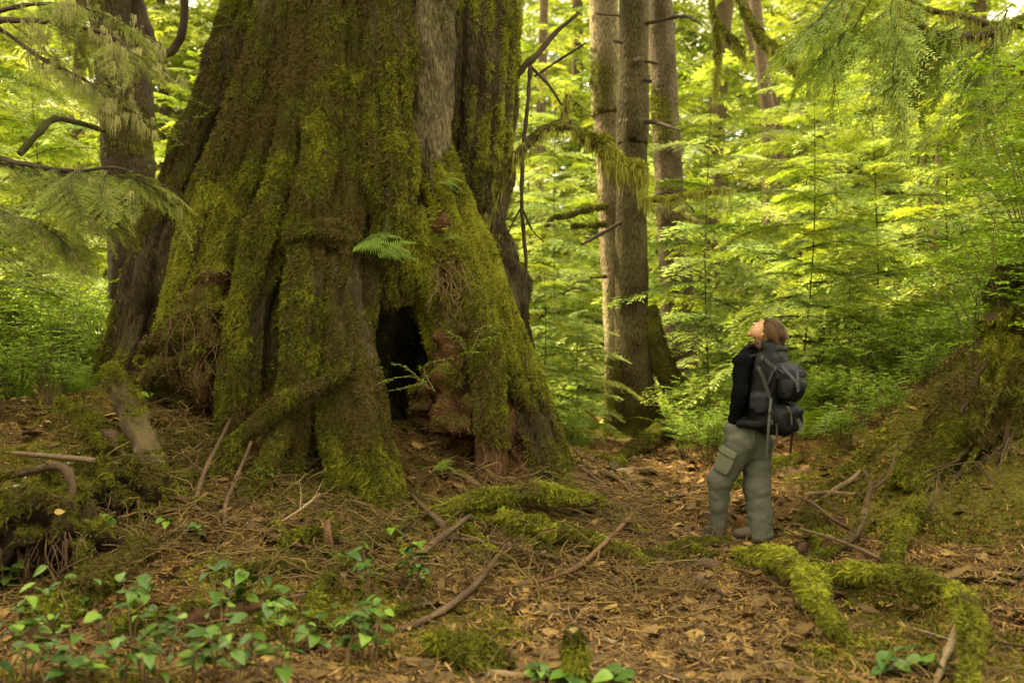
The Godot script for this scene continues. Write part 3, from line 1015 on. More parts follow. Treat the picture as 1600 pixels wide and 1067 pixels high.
func build_trees() -> void:
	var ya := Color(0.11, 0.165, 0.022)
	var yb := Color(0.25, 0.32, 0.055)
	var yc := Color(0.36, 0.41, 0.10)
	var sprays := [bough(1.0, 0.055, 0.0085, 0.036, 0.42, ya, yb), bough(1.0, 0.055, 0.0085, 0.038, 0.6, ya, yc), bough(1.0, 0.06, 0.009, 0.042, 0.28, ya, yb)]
	var loose := [bough(1.0, 0.08, 0.014, 0.065, 0.3, ya, yb), bough(1.0, 0.085, 0.014, 0.07, 0.45, ya, yc)]
	var bark := {"c0": Color(0.075, 0.056, 0.025), "c1": Color(0.17, 0.14, 0.06), "cm": Color(0.15, 0.14, 0.03), "lump": 0.06, "lfreq": 4.0, "fiss": 0.012, "ffreq": 16.0, "topm": 0.1}
	# three trunks beyond the path
	var t := trunk_tree("spruce_tree", "dark straight trunk with broken branch stubs, in front of the pale trunk", [[1000, 740, 12.0, 74], [996, 680, 12.0, 50], [992, 620, 12.0, 35], [988, 540, 12.0, 28], [987, 400, 12.0, 25], [989, 200, 12.0, 24], [991, 0, 12.0, 23]], 24.0, bark.merged({"moss": -0.2, "dens": 1800.0, "mhi": 0.45}), 15.0, 2.6, 14, loose)
	var wood := {"c0": Color(0.05, 0.036, 0.026), "c1": Color(0.10, 0.07, 0.045), "lump": 0.3, "lfreq": 22.0}
	var moss := Scatter.new()
	limb_part(t, "root", [[1010, 480, 12.0, 16], [1024, 540, 11.95, 17], [1044, 590, 11.9, 17], [1064, 630, 11.8, 14], [1078, 655, 11.7, 12]], bark.merged({"moss": 0.5, "dens": 2500.0, "segs": 18}), moss)
	limb_part(t, "root", [[962, 560, 11.9, 12], [958, 620, 11.85, 13], [960, 680, 11.8, 16]], bark.merged({"moss": 0.4, "dens": 2500.0, "segs": 16}), moss)
	for s in [[[1008, 190, 11.85, 3.4], [1030, 193, 11.6, 3.1], [1050, 200, 11.4, 2.5], [1068, 206, 11.3, 0.9]], [[1006, 38, 11.9, 2.5], [1040, 30, 11.6, 2.8], [1070, 26, 11.4, 2.5], [1098, 40, 11.2, 1.2]], [[1008, 95, 11.8, 3.1], [1028, 100, 11.7, 1.9]], [[970, 25, 11.8, 1.9], [932, 22, 11.6, 1.6]], [[972, 66, 11.7, 3.7], [958, 64, 11.6, 1.9]], [[1006, 124, 11.8, 3.7], [1018, 128, 11.75, 2.5]], [[1000, 92, 11.75, 3.7], [990, 96, 11.65, 2.5]], [[970, 348, 11.8, 3.1], [945, 362, 11.6, 3.1], [908, 382, 11.4, 2.5]]]:
		limb_part(t, "branch_stub", s, wood)
	mass("root_moss", tuft_m, M.moss, moss, t)
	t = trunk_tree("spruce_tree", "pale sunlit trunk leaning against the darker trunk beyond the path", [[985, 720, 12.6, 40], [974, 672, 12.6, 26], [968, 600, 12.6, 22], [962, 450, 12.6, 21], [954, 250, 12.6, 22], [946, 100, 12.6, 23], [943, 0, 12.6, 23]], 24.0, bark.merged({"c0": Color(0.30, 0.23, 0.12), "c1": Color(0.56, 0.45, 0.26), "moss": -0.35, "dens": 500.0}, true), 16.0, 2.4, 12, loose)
	moss = Scatter.new()
	limb_part(t, "branch", [[945, 322, 12.4, 5], [915, 328, 12.2, 5], [885, 338, 12.0, 4.5], [862, 342, 11.9, 4], [848, 372, 11.85, 2]], wood.merged({"moss": 0.6, "dens": 3500.0}), moss)
	limb_part(t, "branch", [[945, 350, 12.4, 3], [920, 352, 12.2, 3], [893, 354, 12.0, 2.5]], wood.merged({"moss": 0.5, "dens": 3000.0}), moss)
	limb_part(t, "branch", [[946, 432, 12.4, 3], [930, 433, 12.2, 2.5], [922, 434, 12.1, 2]], wood.merged({"moss": 0.3, "dens": 3000.0}), moss)
	mass("branch_moss", tuft_m, M.moss, moss, t)
	t = trunk_tree("spruce_tree", "brown trunk standing behind the two close trunks, right of them", [[1068, 680, 15.0, 34], [1064, 590, 15.0, 29], [1058, 450, 15.0, 25], [1050, 350, 15.0, 23], [1038, 150, 15.0, 21], [1031, 0, 15.0, 20]], 24.0, bark.merged({"moss": -0.35, "dens": 700.0, "c1": Color(0.19, 0.14, 0.09)}, true), 16.0, 2.4, 12, loose)
	moss = Scatter.new()
	limb_part(t, "branch", [[1060, 330, 14.6, 5], [1090, 350, 14.3, 6], [1115, 380, 14.1, 7], [1135, 392, 14.0, 3]], wood.merged({"moss": -0.2, "dens": 1500.0}), moss)
	limb_part(t, "branch", [[1040, 462, 14.6, 4], [1060, 470, 14.0, 4], [1082, 484, 13.8, 4], [1088, 515, 13.7, 2]], wood.merged({"moss": 0.5, "dens": 2500.0}), moss)
	mass("branch_moss", tuft_m, M.moss, moss, t)
	t = trunk_tree("spruce_tree", "dark leaning trunk left of the giant spruce, behind the hanging boughs", [[222, 640, 11.0, 46], [214, 480, 11.0, 40], [204, 300, 11.0, 38], [192, 120, 11.0, 38], [176, -20, 11.0, 39]], 24.0, bark.merged({"c0": Color(0.05, 0.036, 0.022), "c1": Color(0.11, 0.08, 0.045), "moss": -0.25, "dens": 900.0}, true), 13.0, 3.0, 14, loose)
	limb_part(t, "branch", [[215, 30, 10.9, 7], [240, 70, 10.8, 7], [262, 85, 10.6, 6], [285, 50, 10.5, 6], [288, -20, 10.4, 6]], wood)
	limb_part(t, "branch", [[215, -10, 10.9, 6], [232, 40, 10.8, 5], [245, 80, 10.7, 4]], wood)
	limb_part(t, "branch", [[165, 205, 10.8, 4], [90, 185, 10.3, 5], [62, 205, 10.1, 6], [30, 240, 9.9, 5]], wood.merged({"moss": 0.0, "dens": 1500.0}))
	# thinner trunks farther back
	var far_spec := [
		["pinkish slender trunk in the sunlit gap right of the brown trunk", 1116, 270, 24.0, 15, 0.06, Color(0.19, 0.135, 0.075)],
		["slim forked-looking dark trunk at the top of the picture above the hiker", 1202, 220, 21.0, 11, -0.1, Color(0.19, 0.135, 0.075)],
		["leaning thin trunk beside the slim dark trunk high above the hiker", 1216, 220, 23.0, 10, -0.25, Color(0.19, 0.135, 0.075)],
		["pale distant trunk showing through the boughs at the upper right", 1392, 320, 31.0, 13, 0.0, Color(0.19, 0.135, 0.075)],
		["dim distant trunk between the pale trunk and the brown trunk", 1290, 330, 30.0, 9, 0.02, Color(0.19, 0.135, 0.075)],
		["distant trunk just left of the paler one at the upper right", 1335, 300, 34.0, 9, 0.0, Color(0.19, 0.135, 0.075)],
		["thin dark trunk standing just right of the hiker's pack", 1283, 640, 11.5, 5.5, 0.01, Color(0.19, 0.135, 0.075)],
		["thin dark trunk low among the shrubs, the left one of two", 1427, 540, 16.0, 6.5, 0.0, Color(0.19, 0.135, 0.075)],
		["thicker dark trunk low among the shrubs, the right one of two", 1452, 540, 15.5, 8.5, 0.0, Color(0.19, 0.135, 0.075)],
		["slender trunk in the bright wood at the far left edge", 118, 420, 24.0, 10, 0.02, Color(0.19, 0.135, 0.075)],
		["thin trunk in the bright gap between the leaning trunk and the giant", 262, 380, 26.0, 8, -0.03, Color(0.19, 0.135, 0.075)],
		["thin mossy trunk in the bright wood just right of the giant", 838, 420, 22.0, 8, 0.03, Color(0.19, 0.135, 0.075)],
		["slender trunk behind the pale sunlit trunk, left of it", 902, 420, 27.0, 10, 0.0, Color(0.19, 0.135, 0.075)],
		["far trunk at the right edge beyond the dark leafy branches", 1530, 380, 26.0, 13, 0.0, Color(0.19, 0.135, 0.075)],
	]
	for s in far_spec:
		var d: float = s[3]
		var top := 26.0 if d > 20.0 else 1.75 if s[1] == 1283 else 5.0
		var foot_x: float = (s[1] - 800.0) / F * d
		var gy := ground(foot_x, d)
		var px0: float = s[1]
		var foot_py := 533.5 - (gy - EYE) * F / d
		var c1: Color = s[6]
		trunk_tree("thin_tree", s[0], [[px0, foot_py + 12, d, s[4] * 1.25], [px0, s[2], d, s[4]], [px0 + s[5] * s[2], 0, d, s[4] * 0.85]] if top > 6.0 else [[px0, foot_py + 12, d, s[4] * 1.2], [px0, 580, d, s[4]], [px0 + 2, 530, d, s[4] * 0.9]], top, bark.merged({"c0": c1 * 0.65, "c1": c1, "segs": 14, "rings": 40, "moss": -0.5}, true), 17.0 if top > 6.0 else gy + 1.4, 2.0 if top > 6.0 else 1.3, 0 if s[1] == 1283 else 10, loose, "thin trunks in the wood behind")
	# young hemlocks with layered boughs
	for k in 4:
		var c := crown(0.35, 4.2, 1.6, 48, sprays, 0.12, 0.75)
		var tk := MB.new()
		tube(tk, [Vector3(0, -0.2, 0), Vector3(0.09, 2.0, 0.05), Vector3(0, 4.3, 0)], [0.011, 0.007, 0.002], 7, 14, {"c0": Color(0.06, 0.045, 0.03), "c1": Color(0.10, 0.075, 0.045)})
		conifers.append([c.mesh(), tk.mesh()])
	var places := [
		["young hemlock with layered boughs just right of the hiker's head", 1246, 11.0, 1.0, 0.3], ["tall young hemlock farther right behind the layered one", 1310, 14.0, 1.3, 1.7],
		["young hemlock spreading boughs between the giant and the pale trunk", 868, 15.5, 1.25, 2.2], ["low hemlock in the shade left of the pale trunk's foot", 905, 11.0, 0.5, 4.0],
		["small hemlock right behind the giant's right-hand root", 845, 10.6, 0.62, 0.9], ["young hemlock right of the brown trunk, left of the hiker's head", 1112, 12.2, 1.15, 2.9],
		["bright hemlock at the right beyond the leafy slope, left one", 1375, 13.0, 1.2, 5.1], ["bright hemlock at the right beyond the leafy slope, right one", 1490, 12.0, 1.3, 3.3],
		["hemlock crown filling the wood left of the leaning trunk", 60, 12.5, 1.35, 0.5], ["bright hemlock between the leaning trunk and the giant", 285, 14.5, 1.3, 1.2],
		["hemlock far back in the gap at the giant's left flank", 330, 18.0, 1.6, 3.8], ["hemlock at the far left edge of the wood", -60, 10.0, 1.2, 2.0],
		["hemlock well behind the pale trunk", 960, 18.0, 1.6, 4.4], ["hemlock well behind the hiker, above the pack", 1230, 18.5, 1.7, 5.5], ["hemlock at the back between the two bright ones", 1440, 18.0, 1.7, 0.2],
		["hemlock at the back right of the giant", 800, 18.5, 1.7, 1.5], ["hemlock at the right edge behind the stump", 1610, 10.5, 1.25, 4.7], ["hemlock at the back beside the brown trunk", 1060, 20.0, 1.8, 2.6],
		["small hemlock in the dip right of the pack", 1330, 10.4, 0.5, 3.0], ["hemlock far back beyond the left shrubs", 150, 19.0, 1.7, 5.9],
	]
	var proto: Node3D = null
	for i in places.size():
		var s = places[i]
		var where := on_ground(s[1], s[2])
		var o := thing("hemlock_tree", s[0], "tree", where, "young hemlocks in the wood behind")
		part("trunk", conifers[i % 4][1], M.bark, o)
		part("crown", conifers[i % 4][0], M.needles, o)
		o.transform = Transform3D((Basis(Vector3.UP, s[4]) * Basis(Vector3.RIGHT, rr(-0.07, 0.07)) * Basis(Vector3.BACK, rr(-0.07, 0.07))).scaled(Vector3.ONE * s[3]), where)
	# the wood beyond, one mass of foliage
	var wood_far := Scatter.new()
	for i in 560:
		var d := 22.0 + 32.0 * pow(rng.randf(), 0.6)
		var x := rr(-0.8, 0.8) * d
		wood_far.t.append(Transform3D(Basis(Vector3.UP, rr(0, TAU)).scaled(Vector3(1, rr(0.9, 1.3), 1) * rr(1.5, 3.0)), Vector3(x, ground(x, d) + rr(-0.3, 0.2) + (rr(0.0, 0.36) * d if i % 2 else 0.0), -d)))
		var c := Color(1, 1, 1) * rr(0.8, 1.3)
		c.a = 1
		wood_far.c.append(c)
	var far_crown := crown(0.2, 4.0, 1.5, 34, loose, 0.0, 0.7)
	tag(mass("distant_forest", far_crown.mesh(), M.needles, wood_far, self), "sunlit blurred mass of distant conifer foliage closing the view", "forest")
	# the same wood goes on unseen round the camera, added to shade the clearing
	var shade := Scatter.new()
	for i in 56:
		var a := rr(-0.35, PI + 0.35)
		var d := rr(7.5, 20.0)
		var w := Vector3(cos(a) * d, 0.0, sin(a) * d - 2.0)
		if w.z < -1.0 and absf(w.x) < 11.0:
			continue
		w.y = ground(w.x, -w.z) + (0.0 if i % 3 else rr(2.0, 6.0))
		shade.t.append(Transform3D(Basis(Vector3.UP, rr(0, TAU)).scaled(Vector3(1, 1.2, 1) * rr(1.8, 3.2)), w))
		shade.c.append(Color(1, 1, 1))
	tag(mass("unseen_forest", far_crown.mesh(), M.needles, shade, self), "unseen conifer wood added behind and beside the viewpoint to shade the clearing", "forest")
	build_boughs(sprays)

# ---- boughs that reach into the picture from trees beside it ----
func build_boughs(sprays: Array) -> void:
	var fine := [bough(1.0, 0.032, 0.0042, 0.026, 0.3, Color(0.12, 0.16, 0.025), Color(0.26, 0.28, 0.05)), bough(1.0, 0.034, 0.0042, 0.028, 0.45, Color(0.12, 0.15, 0.025), Color(0.22, 0.26, 0.05))]
	var wood := {"c0": Color(0.05, 0.036, 0.026), "c1": Color(0.10, 0.07, 0.045), "lump": 0.3, "lfreq": 22.0, "segs": 8}
	# a hemlock just outside the left edge
	var t := trunk_tree("hemlock_tree", "hemlock at the left edge whose lichen-hung boughs reach into view", [[-260, 800, 7.2, 50], [-240, 500, 7.2, 44], [-225, 100, 7.2, 40]], 14.0, {"c0": Color(0.05, 0.036, 0.022), "c1": Color(0.11, 0.08, 0.045), "fiss": 0.02}, 10.0, 3.0, 22, sprays)
	var beard := Scatter.new()
	for s in [
		[[-230, 40, 7.1, 8], [-60, 35, 6.4, 6], [40, 32, 6.0, 4.5], [120, 42, 5.8, 3.5], [180, 60, 5.7, 2.5], [214, 95, 5.6, 1]],
		[[-230, 20, 7.1, 7], [-40, 32, 6.4, 4], [70, 95, 6.0, 3], [140, 130, 5.8, 2], [180, 175, 5.7, 1]],
		[[-60, 35, 6.4, 4], [30, 10, 6.1, 3], [110, 8, 6.0, 2], [180, 30, 5.9, 1]],
		[[-230, 260, 7.1, 8], [-60, 240, 6.5, 6], [30, 255, 6.1, 4.5], [110, 268, 5.9, 3.5], [180, 262, 5.8, 2.5], [235, 285, 5.7, 1]],
		[[-60, 240, 6.5, 4], [50, 270, 6.1, 3], [110, 300, 5.95, 2.5], [130, 340, 5.9, 1.2]],
	]:
		limb_part(t, "bough", s, wood, null, beard, 0.0)
	var cr := MB.new()
	for s in [
		[[-60, 35, 6.4], [60, 33, 5.95], [140, 46, 5.78], [205, 85, 5.65], 15, 1.0], [[-40, 32, 6.4], [70, 95, 6.0], [140, 130, 5.8], [178, 172, 5.7], 13, 1.0], [[-30, 20, 6.3], [60, 8, 6.0], [120, 10, 5.95], [185, 34, 5.9], 11, 1.0],
		[[-60, 240, 6.5], [50, 258, 6.05], [130, 268, 5.88], [228, 282, 5.7], 20, 0.0], [[-60, 240, 6.5], [50, 270, 6.1], [100, 295, 5.95], [130, 335, 5.9], 13, 0.0], [[-80, 300, 6.8], [0, 330, 6.6], [60, 350, 6.5], [100, 380, 6.4], 12, 0.0],
	]:
		var main := [at(s[0][0], s[0][1], s[0][2]), at(s[1][0], s[1][1], s[1][2]), at(s[2][0], s[2][1], s[2][2]), at(s[3][0], s[3][1], s[3][2])]
		for k in s[4]:
			var u: float = 0.2 + 0.8 * (k + rng.randf()) / s[4]
			var o: Vector3 = cat(main, u)
			var a := rr(-1.3, 1.3)
			var dir := Vector3(cos(a), rr(-0.75, -0.15), sin(a)).normalized()
			var l := rr(0.35, 0.6) * (1.25 - 0.6 * u)
			var e := o + dir * l + Vector3(0, -0.12 * l, 0)
			var tw := MB.new()
			tube(tw, [o - t.position, o.lerp(e, 0.5) + Vector3(0, 0.03, 0) - t.position, e - t.position], [0.004, 0.0025, 0.001], 5, 7, {"c0": Color(0.05, 0.036, 0.026), "c1": Color(0.10, 0.07, 0.045)})
			part("twig", tw.mesh(), M.wood, t)
			var b := Basis(Vector3.UP, -a) * Basis(Vector3.BACK, asin(clampf(dir.y, -0.95, 0.95))) * Basis(Vector3.RIGHT, rr(-0.5, 0.5))
			var tint := Color(1, 1, 1) * rr(0.75, 1.1)
			tint.a = 1
			if s[5] < 0.5 or rng.randf() < 0.5:
				cr.put(fine[rng.randi() % 2], Transform3D(b.scaled(Vector3.ONE * l * 1.15), o - t.position), tint)
			for q in int((15 if s[5] > 0.5 else 4) * l * 2.0):
				var w := rng.randf()
				var p := o.lerp(e, w) + rdir() * 0.05
				beard.t.append(Transform3D((Basis(Vector3.UP, rr(0, TAU)) * Basis(Vector3.RIGHT, rr(-0.25, 0.25))).scaled(Vector3.ONE * rr(0.25, 0.75)), p - t.position))
				beard.c.append(Color(0.16, 0.15, 0.05).lerp(Color(0.33, 0.30, 0.12), rng.randf()))
	part("spray", cr.mesh(), M.needles, t)
	mass("lichen", beard_m, M.moss, beard, t)
	trunk_tree("hemlock_tree", "unseen tall hemlock added outside the left edge so its high crown shades the near bank", [[-511, 760, 9.5, 60], [-505, 400, 9.5, 52], [-500, 0, 9.5, 48]], 21.0, {"c0": Color(0.05, 0.036, 0.022), "c1": Color(0.11, 0.08, 0.045), "fiss": 0.02}, 8.5, 4.6, 90, sprays)  # unseen tree, added to keep the sun off the near bank
	# the moss-draped limb right of the giant
	var v := thing("mossy_branch", "moss-draped curving branch hanging in front of the two close trunks", "branch", at(740, 390, 8.2))
	var moss := Scatter.new()
	beard = Scatter.new()
	var mossy := wood.merged({"moss": 0.5, "dens": 3500.0, "cm": Color(0.22, 0.21, 0.03)})
	limb_part(v, "limb", [[738, 390, 8.2, 3], [760, 340, 8.2, 4], [785, 275, 8.2, 5], [810, 240, 8.2, 6], [840, 210, 8.2, 7], [880, 188, 8.2, 6]], wood.merged({"moss": 0.0, "dens": 2500.0}), moss, beard, 60.0)
	limb_part(v, "limb", [[860, 196, 8.2, 5], [895, 200, 8.15, 6], [915, 215, 8.1, 8], [940, 222, 8.05, 12], [950, 240, 8.0, 14], [968, 258, 8.0, 12], [985, 265, 8.0, 11], [998, 258, 7.95, 9], [1006, 268, 7.95, 6]], mossy, moss, beard, 110.0)
	limb_part(v, "twig", [[1006, 268, 7.95, 3], [1004, 305, 7.9, 3], [1020, 312, 7.85, 4], [1060, 308, 7.8, 3], [1100, 300, 7.75, 3], [1140, 296, 7.7, 1.5]], mossy, moss, beard, 60.0)
	limb_part(v, "twig", [[1015, 312, 7.85, 2], [1045, 300, 7.9, 1.5], [1075, 320, 7.9, 1.5], [1085, 330, 7.9, 1]], wood)
	limb_part(v, "twig", [[880, 188, 8.2, 4], [884, 165, 8.2, 5], [888, 148, 8.2, 3]], mossy, moss, beard, 200.0)
	for i in 60:
		var u := rng.randf()
		var p := at(lerpf(938, 1006, u) + rr(-5, 5), lerpf(225, 268, sqrt(u)) + rr(0, 14), 8.0 + rr(-0.08, 0.08)) - v.position
		beard.t.append(Transform3D(Basis(Vector3.UP, rr(0, TAU)).scaled(Vector3.ONE * rr(0.7, 1.4)), p))
		beard.c.append(Color(0.16, 0.15, 0.02).lerp(Color(0.30, 0.28, 0.045), rng.randf()))
	mass("moss", tuft_m, M.moss, moss, v)
	mass("hanging_moss", beard_m, M.moss, beard, v)
	# dark bare limbs hanging beside the giant
	v = thing("bare_branch", "dark bare branching limb hanging just right of the giant's second stem", "branch", at(825, 100, 8.9))
	for s in [
		[[905, 20, 9.0, 2.5], [870, 50, 8.95, 3.7], [840, 85, 8.9, 5.0], [822, 102, 8.9, 5.6], [800, 130, 8.9, 3.7]],
		[[828, 100, 8.9, 3.7], [826, 150, 8.85, 3.1], [818, 230, 8.85, 3.1], [815, 320, 8.85, 3.1], [818, 360, 8.85, 3.1], [822, 420, 8.85, 2.5], [815, 470, 8.85, 1.2]],
		[[830, 105, 8.9, 2.5], [855, 130, 8.8, 2.5], [872, 155, 8.7, 1.9], [900, 205, 8.7, 1.9], [925, 240, 8.7, 0.9]],
		[[835, 120, 8.9, 1.9], [880, 90, 8.9, 1.9], [915, 68, 8.9, 1.2]],
		[[818, 330, 8.85, 1.9], [832, 360, 8.8, 1.6], [850, 378, 8.75, 0.9]],
		[[817, 320, 8.85, 1.6], [803, 345, 8.85, 1.2], [792, 370, 8.85, 0.6]],
	]:
		limb_part(v, "limb", s, wood.merged({"moss": -0.3, "dens": 1500.0}))
	# boughs hanging in from a tree above the upper right
	t = trunk_tree("hemlock_tree", "shadowed hemlock outside the upper right whose dark boughs hang into view", [[1900, 700, 9.5, 60], [1890, 300, 9.5, 52], [1885, 0, 9.5, 48]], 15.0, {"c0": Color(0.05, 0.036, 0.022), "c1": Color(0.11, 0.08, 0.045), "fiss": 0.02}, 10.0, 3.0, 22, sprays)
	beard = Scatter.new()
	moss = Scatter.new()
	for s in [
		[[1880, -60, 9.4, 14], [1700, 0, 9.0, 12], [1580, 40, 8.7, 10], [1490, 60, 8.5, 8], [1430, 40, 8.4, 6], [1405, 5, 8.3, 3]],
		[[1560, 45, 8.7, 7], [1500, 25, 8.5, 5], [1440, 12, 8.4, 4], [1400, -10, 8.3, 2]],
		[[1490, 60, 8.5, 7], [1460, 80, 8.4, 7], [1445, 100, 8.35, 3]],
		[[1880, 200, 9.4, 10], [1700, 140, 9.0, 8], [1600, 110, 8.8, 6], [1530, 95, 8.6, 4]],
		[[1700, 0, 9.0, 8], [1500, -60, 8.8, 6], [1350, -40, 8.7, 5], [1310, 40, 8.6, 3], [1290, 75, 8.6, 1.5]],
	]:
		limb_part(t, "bough", s, wood.merged({"moss": 0.0, "dens": 2000.0}), moss, beard, 60.0)
	cr = MB.new()
	for i in 46:
		var u := rng.randf()
		var p := at(lerpf(1640, 1290, u) + rr(-10, 10), lerpf(60, 10, u) + rr(-70, 90) * (1.0 - u * 0.5), lerpf(8.8, 8.4, u) + rr(-0.6, 0.6))
		var b := Basis(Vector3.UP, PI + rr(-0.9, 0.9)) * Basis(Vector3.BACK, rr(-1.0, -0.3)) * Basis(Vector3.RIGHT, rr(-0.5, 0.5))
		var tint := Color(1, 1, 1) * rr(0.8, 1.15)
		tint.a = 1
		cr.put(sprays[i % 3], Transform3D(b.scaled(Vector3.ONE * rr(0.6, 1.1)), p - t.position), tint)
	part("spray", cr.mesh(), M.needles, t)
	mass("moss", tuft_m, M.moss, moss, t)
	mass("lichen", beard_m, M.moss, beard, t)
	# mossy limbs hanging at the top, above the hiker
	v = thing("mossy_branch", "mossy drooping limb high above the hiker, left of the dark boughs", "branch", at(1120, 30, 10.5))
	moss = Scatter.new()
	beard = Scatter.new()
	for s in [[[1110, -30, 10.5, 4], [1118, 30, 10.4, 4], [1150, 70, 10.3, 5], [1165, 95, 10.3, 3]], [[1118, 30, 10.4, 3], [1122, 90, 10.4, 4], [1118, 150, 10.4, 2]], [[1140, -30, 10.4, 4], [1190, 60, 10.3, 7], [1225, 85, 10.2, 8], [1250, 120, 10.2, 3]]]:
		limb_part(v, "limb", s, mossy, moss, beard, 60.0)
	mass("moss", tuft_m, M.moss, moss, v)
	mass("hanging_moss", beard_m, M.moss, beard, v)

func gp(px: float, py: float, lift := 0.0) -> Vector3:     # where the sight line through a spot of the photograph meets the ground
	var d := 3.0
	while d < 30.0:
		var p := at(px, py, d)
		if p.y <= ground(p.x, d) + lift:
			return p
		d += 0.03
	return at(px, py, 12.0)

# ---- shrubs of the wood behind and beside ----
func build_shrubs() -> void:
	var kinds := []
	for k in 3:
		kinds.append(shrub(1.0, 26, 0.55, 0.042, Color(0.12, 0.21, 0.022), Color(0.26, 0.37, 0.036)))
	var dark := []
	for k in 2:
		dark.append(shrub(1.0, 22, 0.6, 0.05, Color(0.12, 0.21, 0.022), Color(0.26, 0.37, 0.036)))
	var meshes := []
	for k in kinds + dark:
		meshes.append([k[0].mesh(), k[1].mesh()])
	var list := [
		["bright huckleberry bush at the far left edge, nearest the bank", -20, 8.6, 1.0, 0], ["bright huckleberry bush behind the leaning log at the left", 70, 8.8, 0.95, 1], ["bright bush at the foot of the leaning dark trunk", 150, 9.3, 1.05, 2],
		["tall bright bush at the left edge behind the nearest bush", 20, 10.5, 1.5, 1], ["tall bright bush below the hanging boughs", 110, 11.0, 1.45, 0], ["bush between the leaning trunk and the giant's left root", 185, 10.2, 1.2, 2], ["bush outside the left edge of the bank", -110, 9.2, 1.3, 2],
		["leafy bush at the foot of the brown trunk", 1085, 11.0, 0.8, 0], ["leafy bush just left of the hiker's arm", 1105, 9.4, 0.62, 3], ["low leafy bush in front of the mossy root spur", 1070, 9.9, 0.5, 4], ["low bush left of the close trunks", 905, 11.6, 0.5, 0],
		["low bush at the giant's right root, in the shade", 890, 9.8, 0.42, 3], ["bush right behind the hiker's legs", 1150, 10.0, 0.6, 1], ["bush right of the hiker's pack, nearest the path", 1290, 9.6, 0.62, 1], ["broad bright bush on the slope right of the pack", 1345, 10.0, 0.85, 2],
		["broad bright bush in the middle of the right slope", 1405, 10.6, 0.95, 0], ["bright bush beside the mossy mound at the right", 1460, 9.6, 0.75, 1], ["bush behind the mossy mound, farther back", 1500, 10.8, 0.95, 2], ["bush right behind the root-tangled stump", 1570, 9.6, 0.9, 3],
		["low bush on the bank at the very left edge", -5, 7.7, 0.6, 1], ["low bush on the left bank above the leaning log", 78, 7.9, 0.55, 0], ["low bush on the slope just right of the pack, nearer than the others", 1320, 8.7, 0.5, 2], ["low bush in the middle of the bare slope at the right", 1390, 8.6, 0.55, 0], ["low bush at the top of the mossy mound's left side", 1440, 8.1, 0.45, 1], ["low bush behind the pale sticks right of the hiker", 1350, 9.3, 0.6, 1],
		["bush at the back of the path, behind the broken logs", 1225, 10.8, 0.7, 2], ["bush under the two thin dark trunks", 1440, 13.0, 1.1, 1], ["bush behind the broad bright bush of the slope", 1360, 13.0, 1.1, 0], ["bush in the far dip behind the close trunks", 1010, 14.0, 1.0, 2],
		["bush far back between the giant and the pale trunk", 880, 15.0, 1.2, 0], ["bush far back left of the brown trunk", 1045, 17.0, 1.3, 1], ["bush far back behind the hiker", 1190, 15.0, 1.2, 2], ["bush far back behind the left bushes", 40, 14.5, 1.6, 1], ["bush far back behind the leaning trunk", 230, 15.5, 1.5, 0],
	]
	for i in list.size():
		var s = list[i]
		var where := on_ground(s[1], s[2])
		var o := thing("leafy_bush", s[0], "bush", where, "leafy bushes round the clearing")
		part("stems", meshes[s[4]][1], M.stem, o)
		part("foliage", meshes[s[4]][0], M.leaves, o)
		o.transform = Transform3D(Basis(Vector3.UP, i * 1.7).scaled(Vector3.ONE * s[3]), where)
	# leafy branches leaning in at the right edge
	var right := [["tall leafy shrub growing from the stump at the right edge", 1590, 6.7, 1.0, 1.55, 1.0], ["thin leafy shrub leaning left from the mossy mound", 1520, 7.0, 0.95, 1.2, 0.85], ["dark leafy shrub filling the upper right corner", 1650, 7.2, 1.3, 2.6, 1.0]]
	for i in 3:
		var s = right[i]
		var sh := shrub(s[4], [20, 12, 30][i], [0.85, 0.7, 1.1][i], [0.06, 0.055, 0.065][i], Color(0.12, 0.21, 0.022), Color(0.26, 0.37, 0.036))
		var where := on_ground(s[1], s[2], -0.05)
		var o := thing("tall_shrub", s[0], "shrub", where)
		part("stems", sh[1].mesh(), M.stem, o)
		part("foliage", sh[0].mesh(), M.leaves, o)
	# ground cover under the trees behind
	var cover := Scatter.new()
	for i in 900:
		var d := 9.5 + 16.0 * pow(rng.randf(), 1.2)
		var x := rr(-0.72, 0.72) * d
		if x > -3.0 and x < 2.9 and d < 10.4 or x > 0.6 and x < 2.3 and d < 12.6 or path_share(x, d) > 0.3 and d < 11.0:
			continue
		cover.t.append(Transform3D(Basis(Vector3.UP, rr(0, TAU)).scaled(Vector3.ONE * rr(0.25, 0.6)), Vector3(x, ground(x, d) - 0.03, -d)))
		var c := Color(1, 1, 1) * rr(0.6, 1.1)
		c.a = 1
		cover.c.append(c)
	tag(mass("undergrowth", meshes[0][0], M.leaves, cover, self), "low green undergrowth covering the ground beneath the trees behind", "undergrowth")

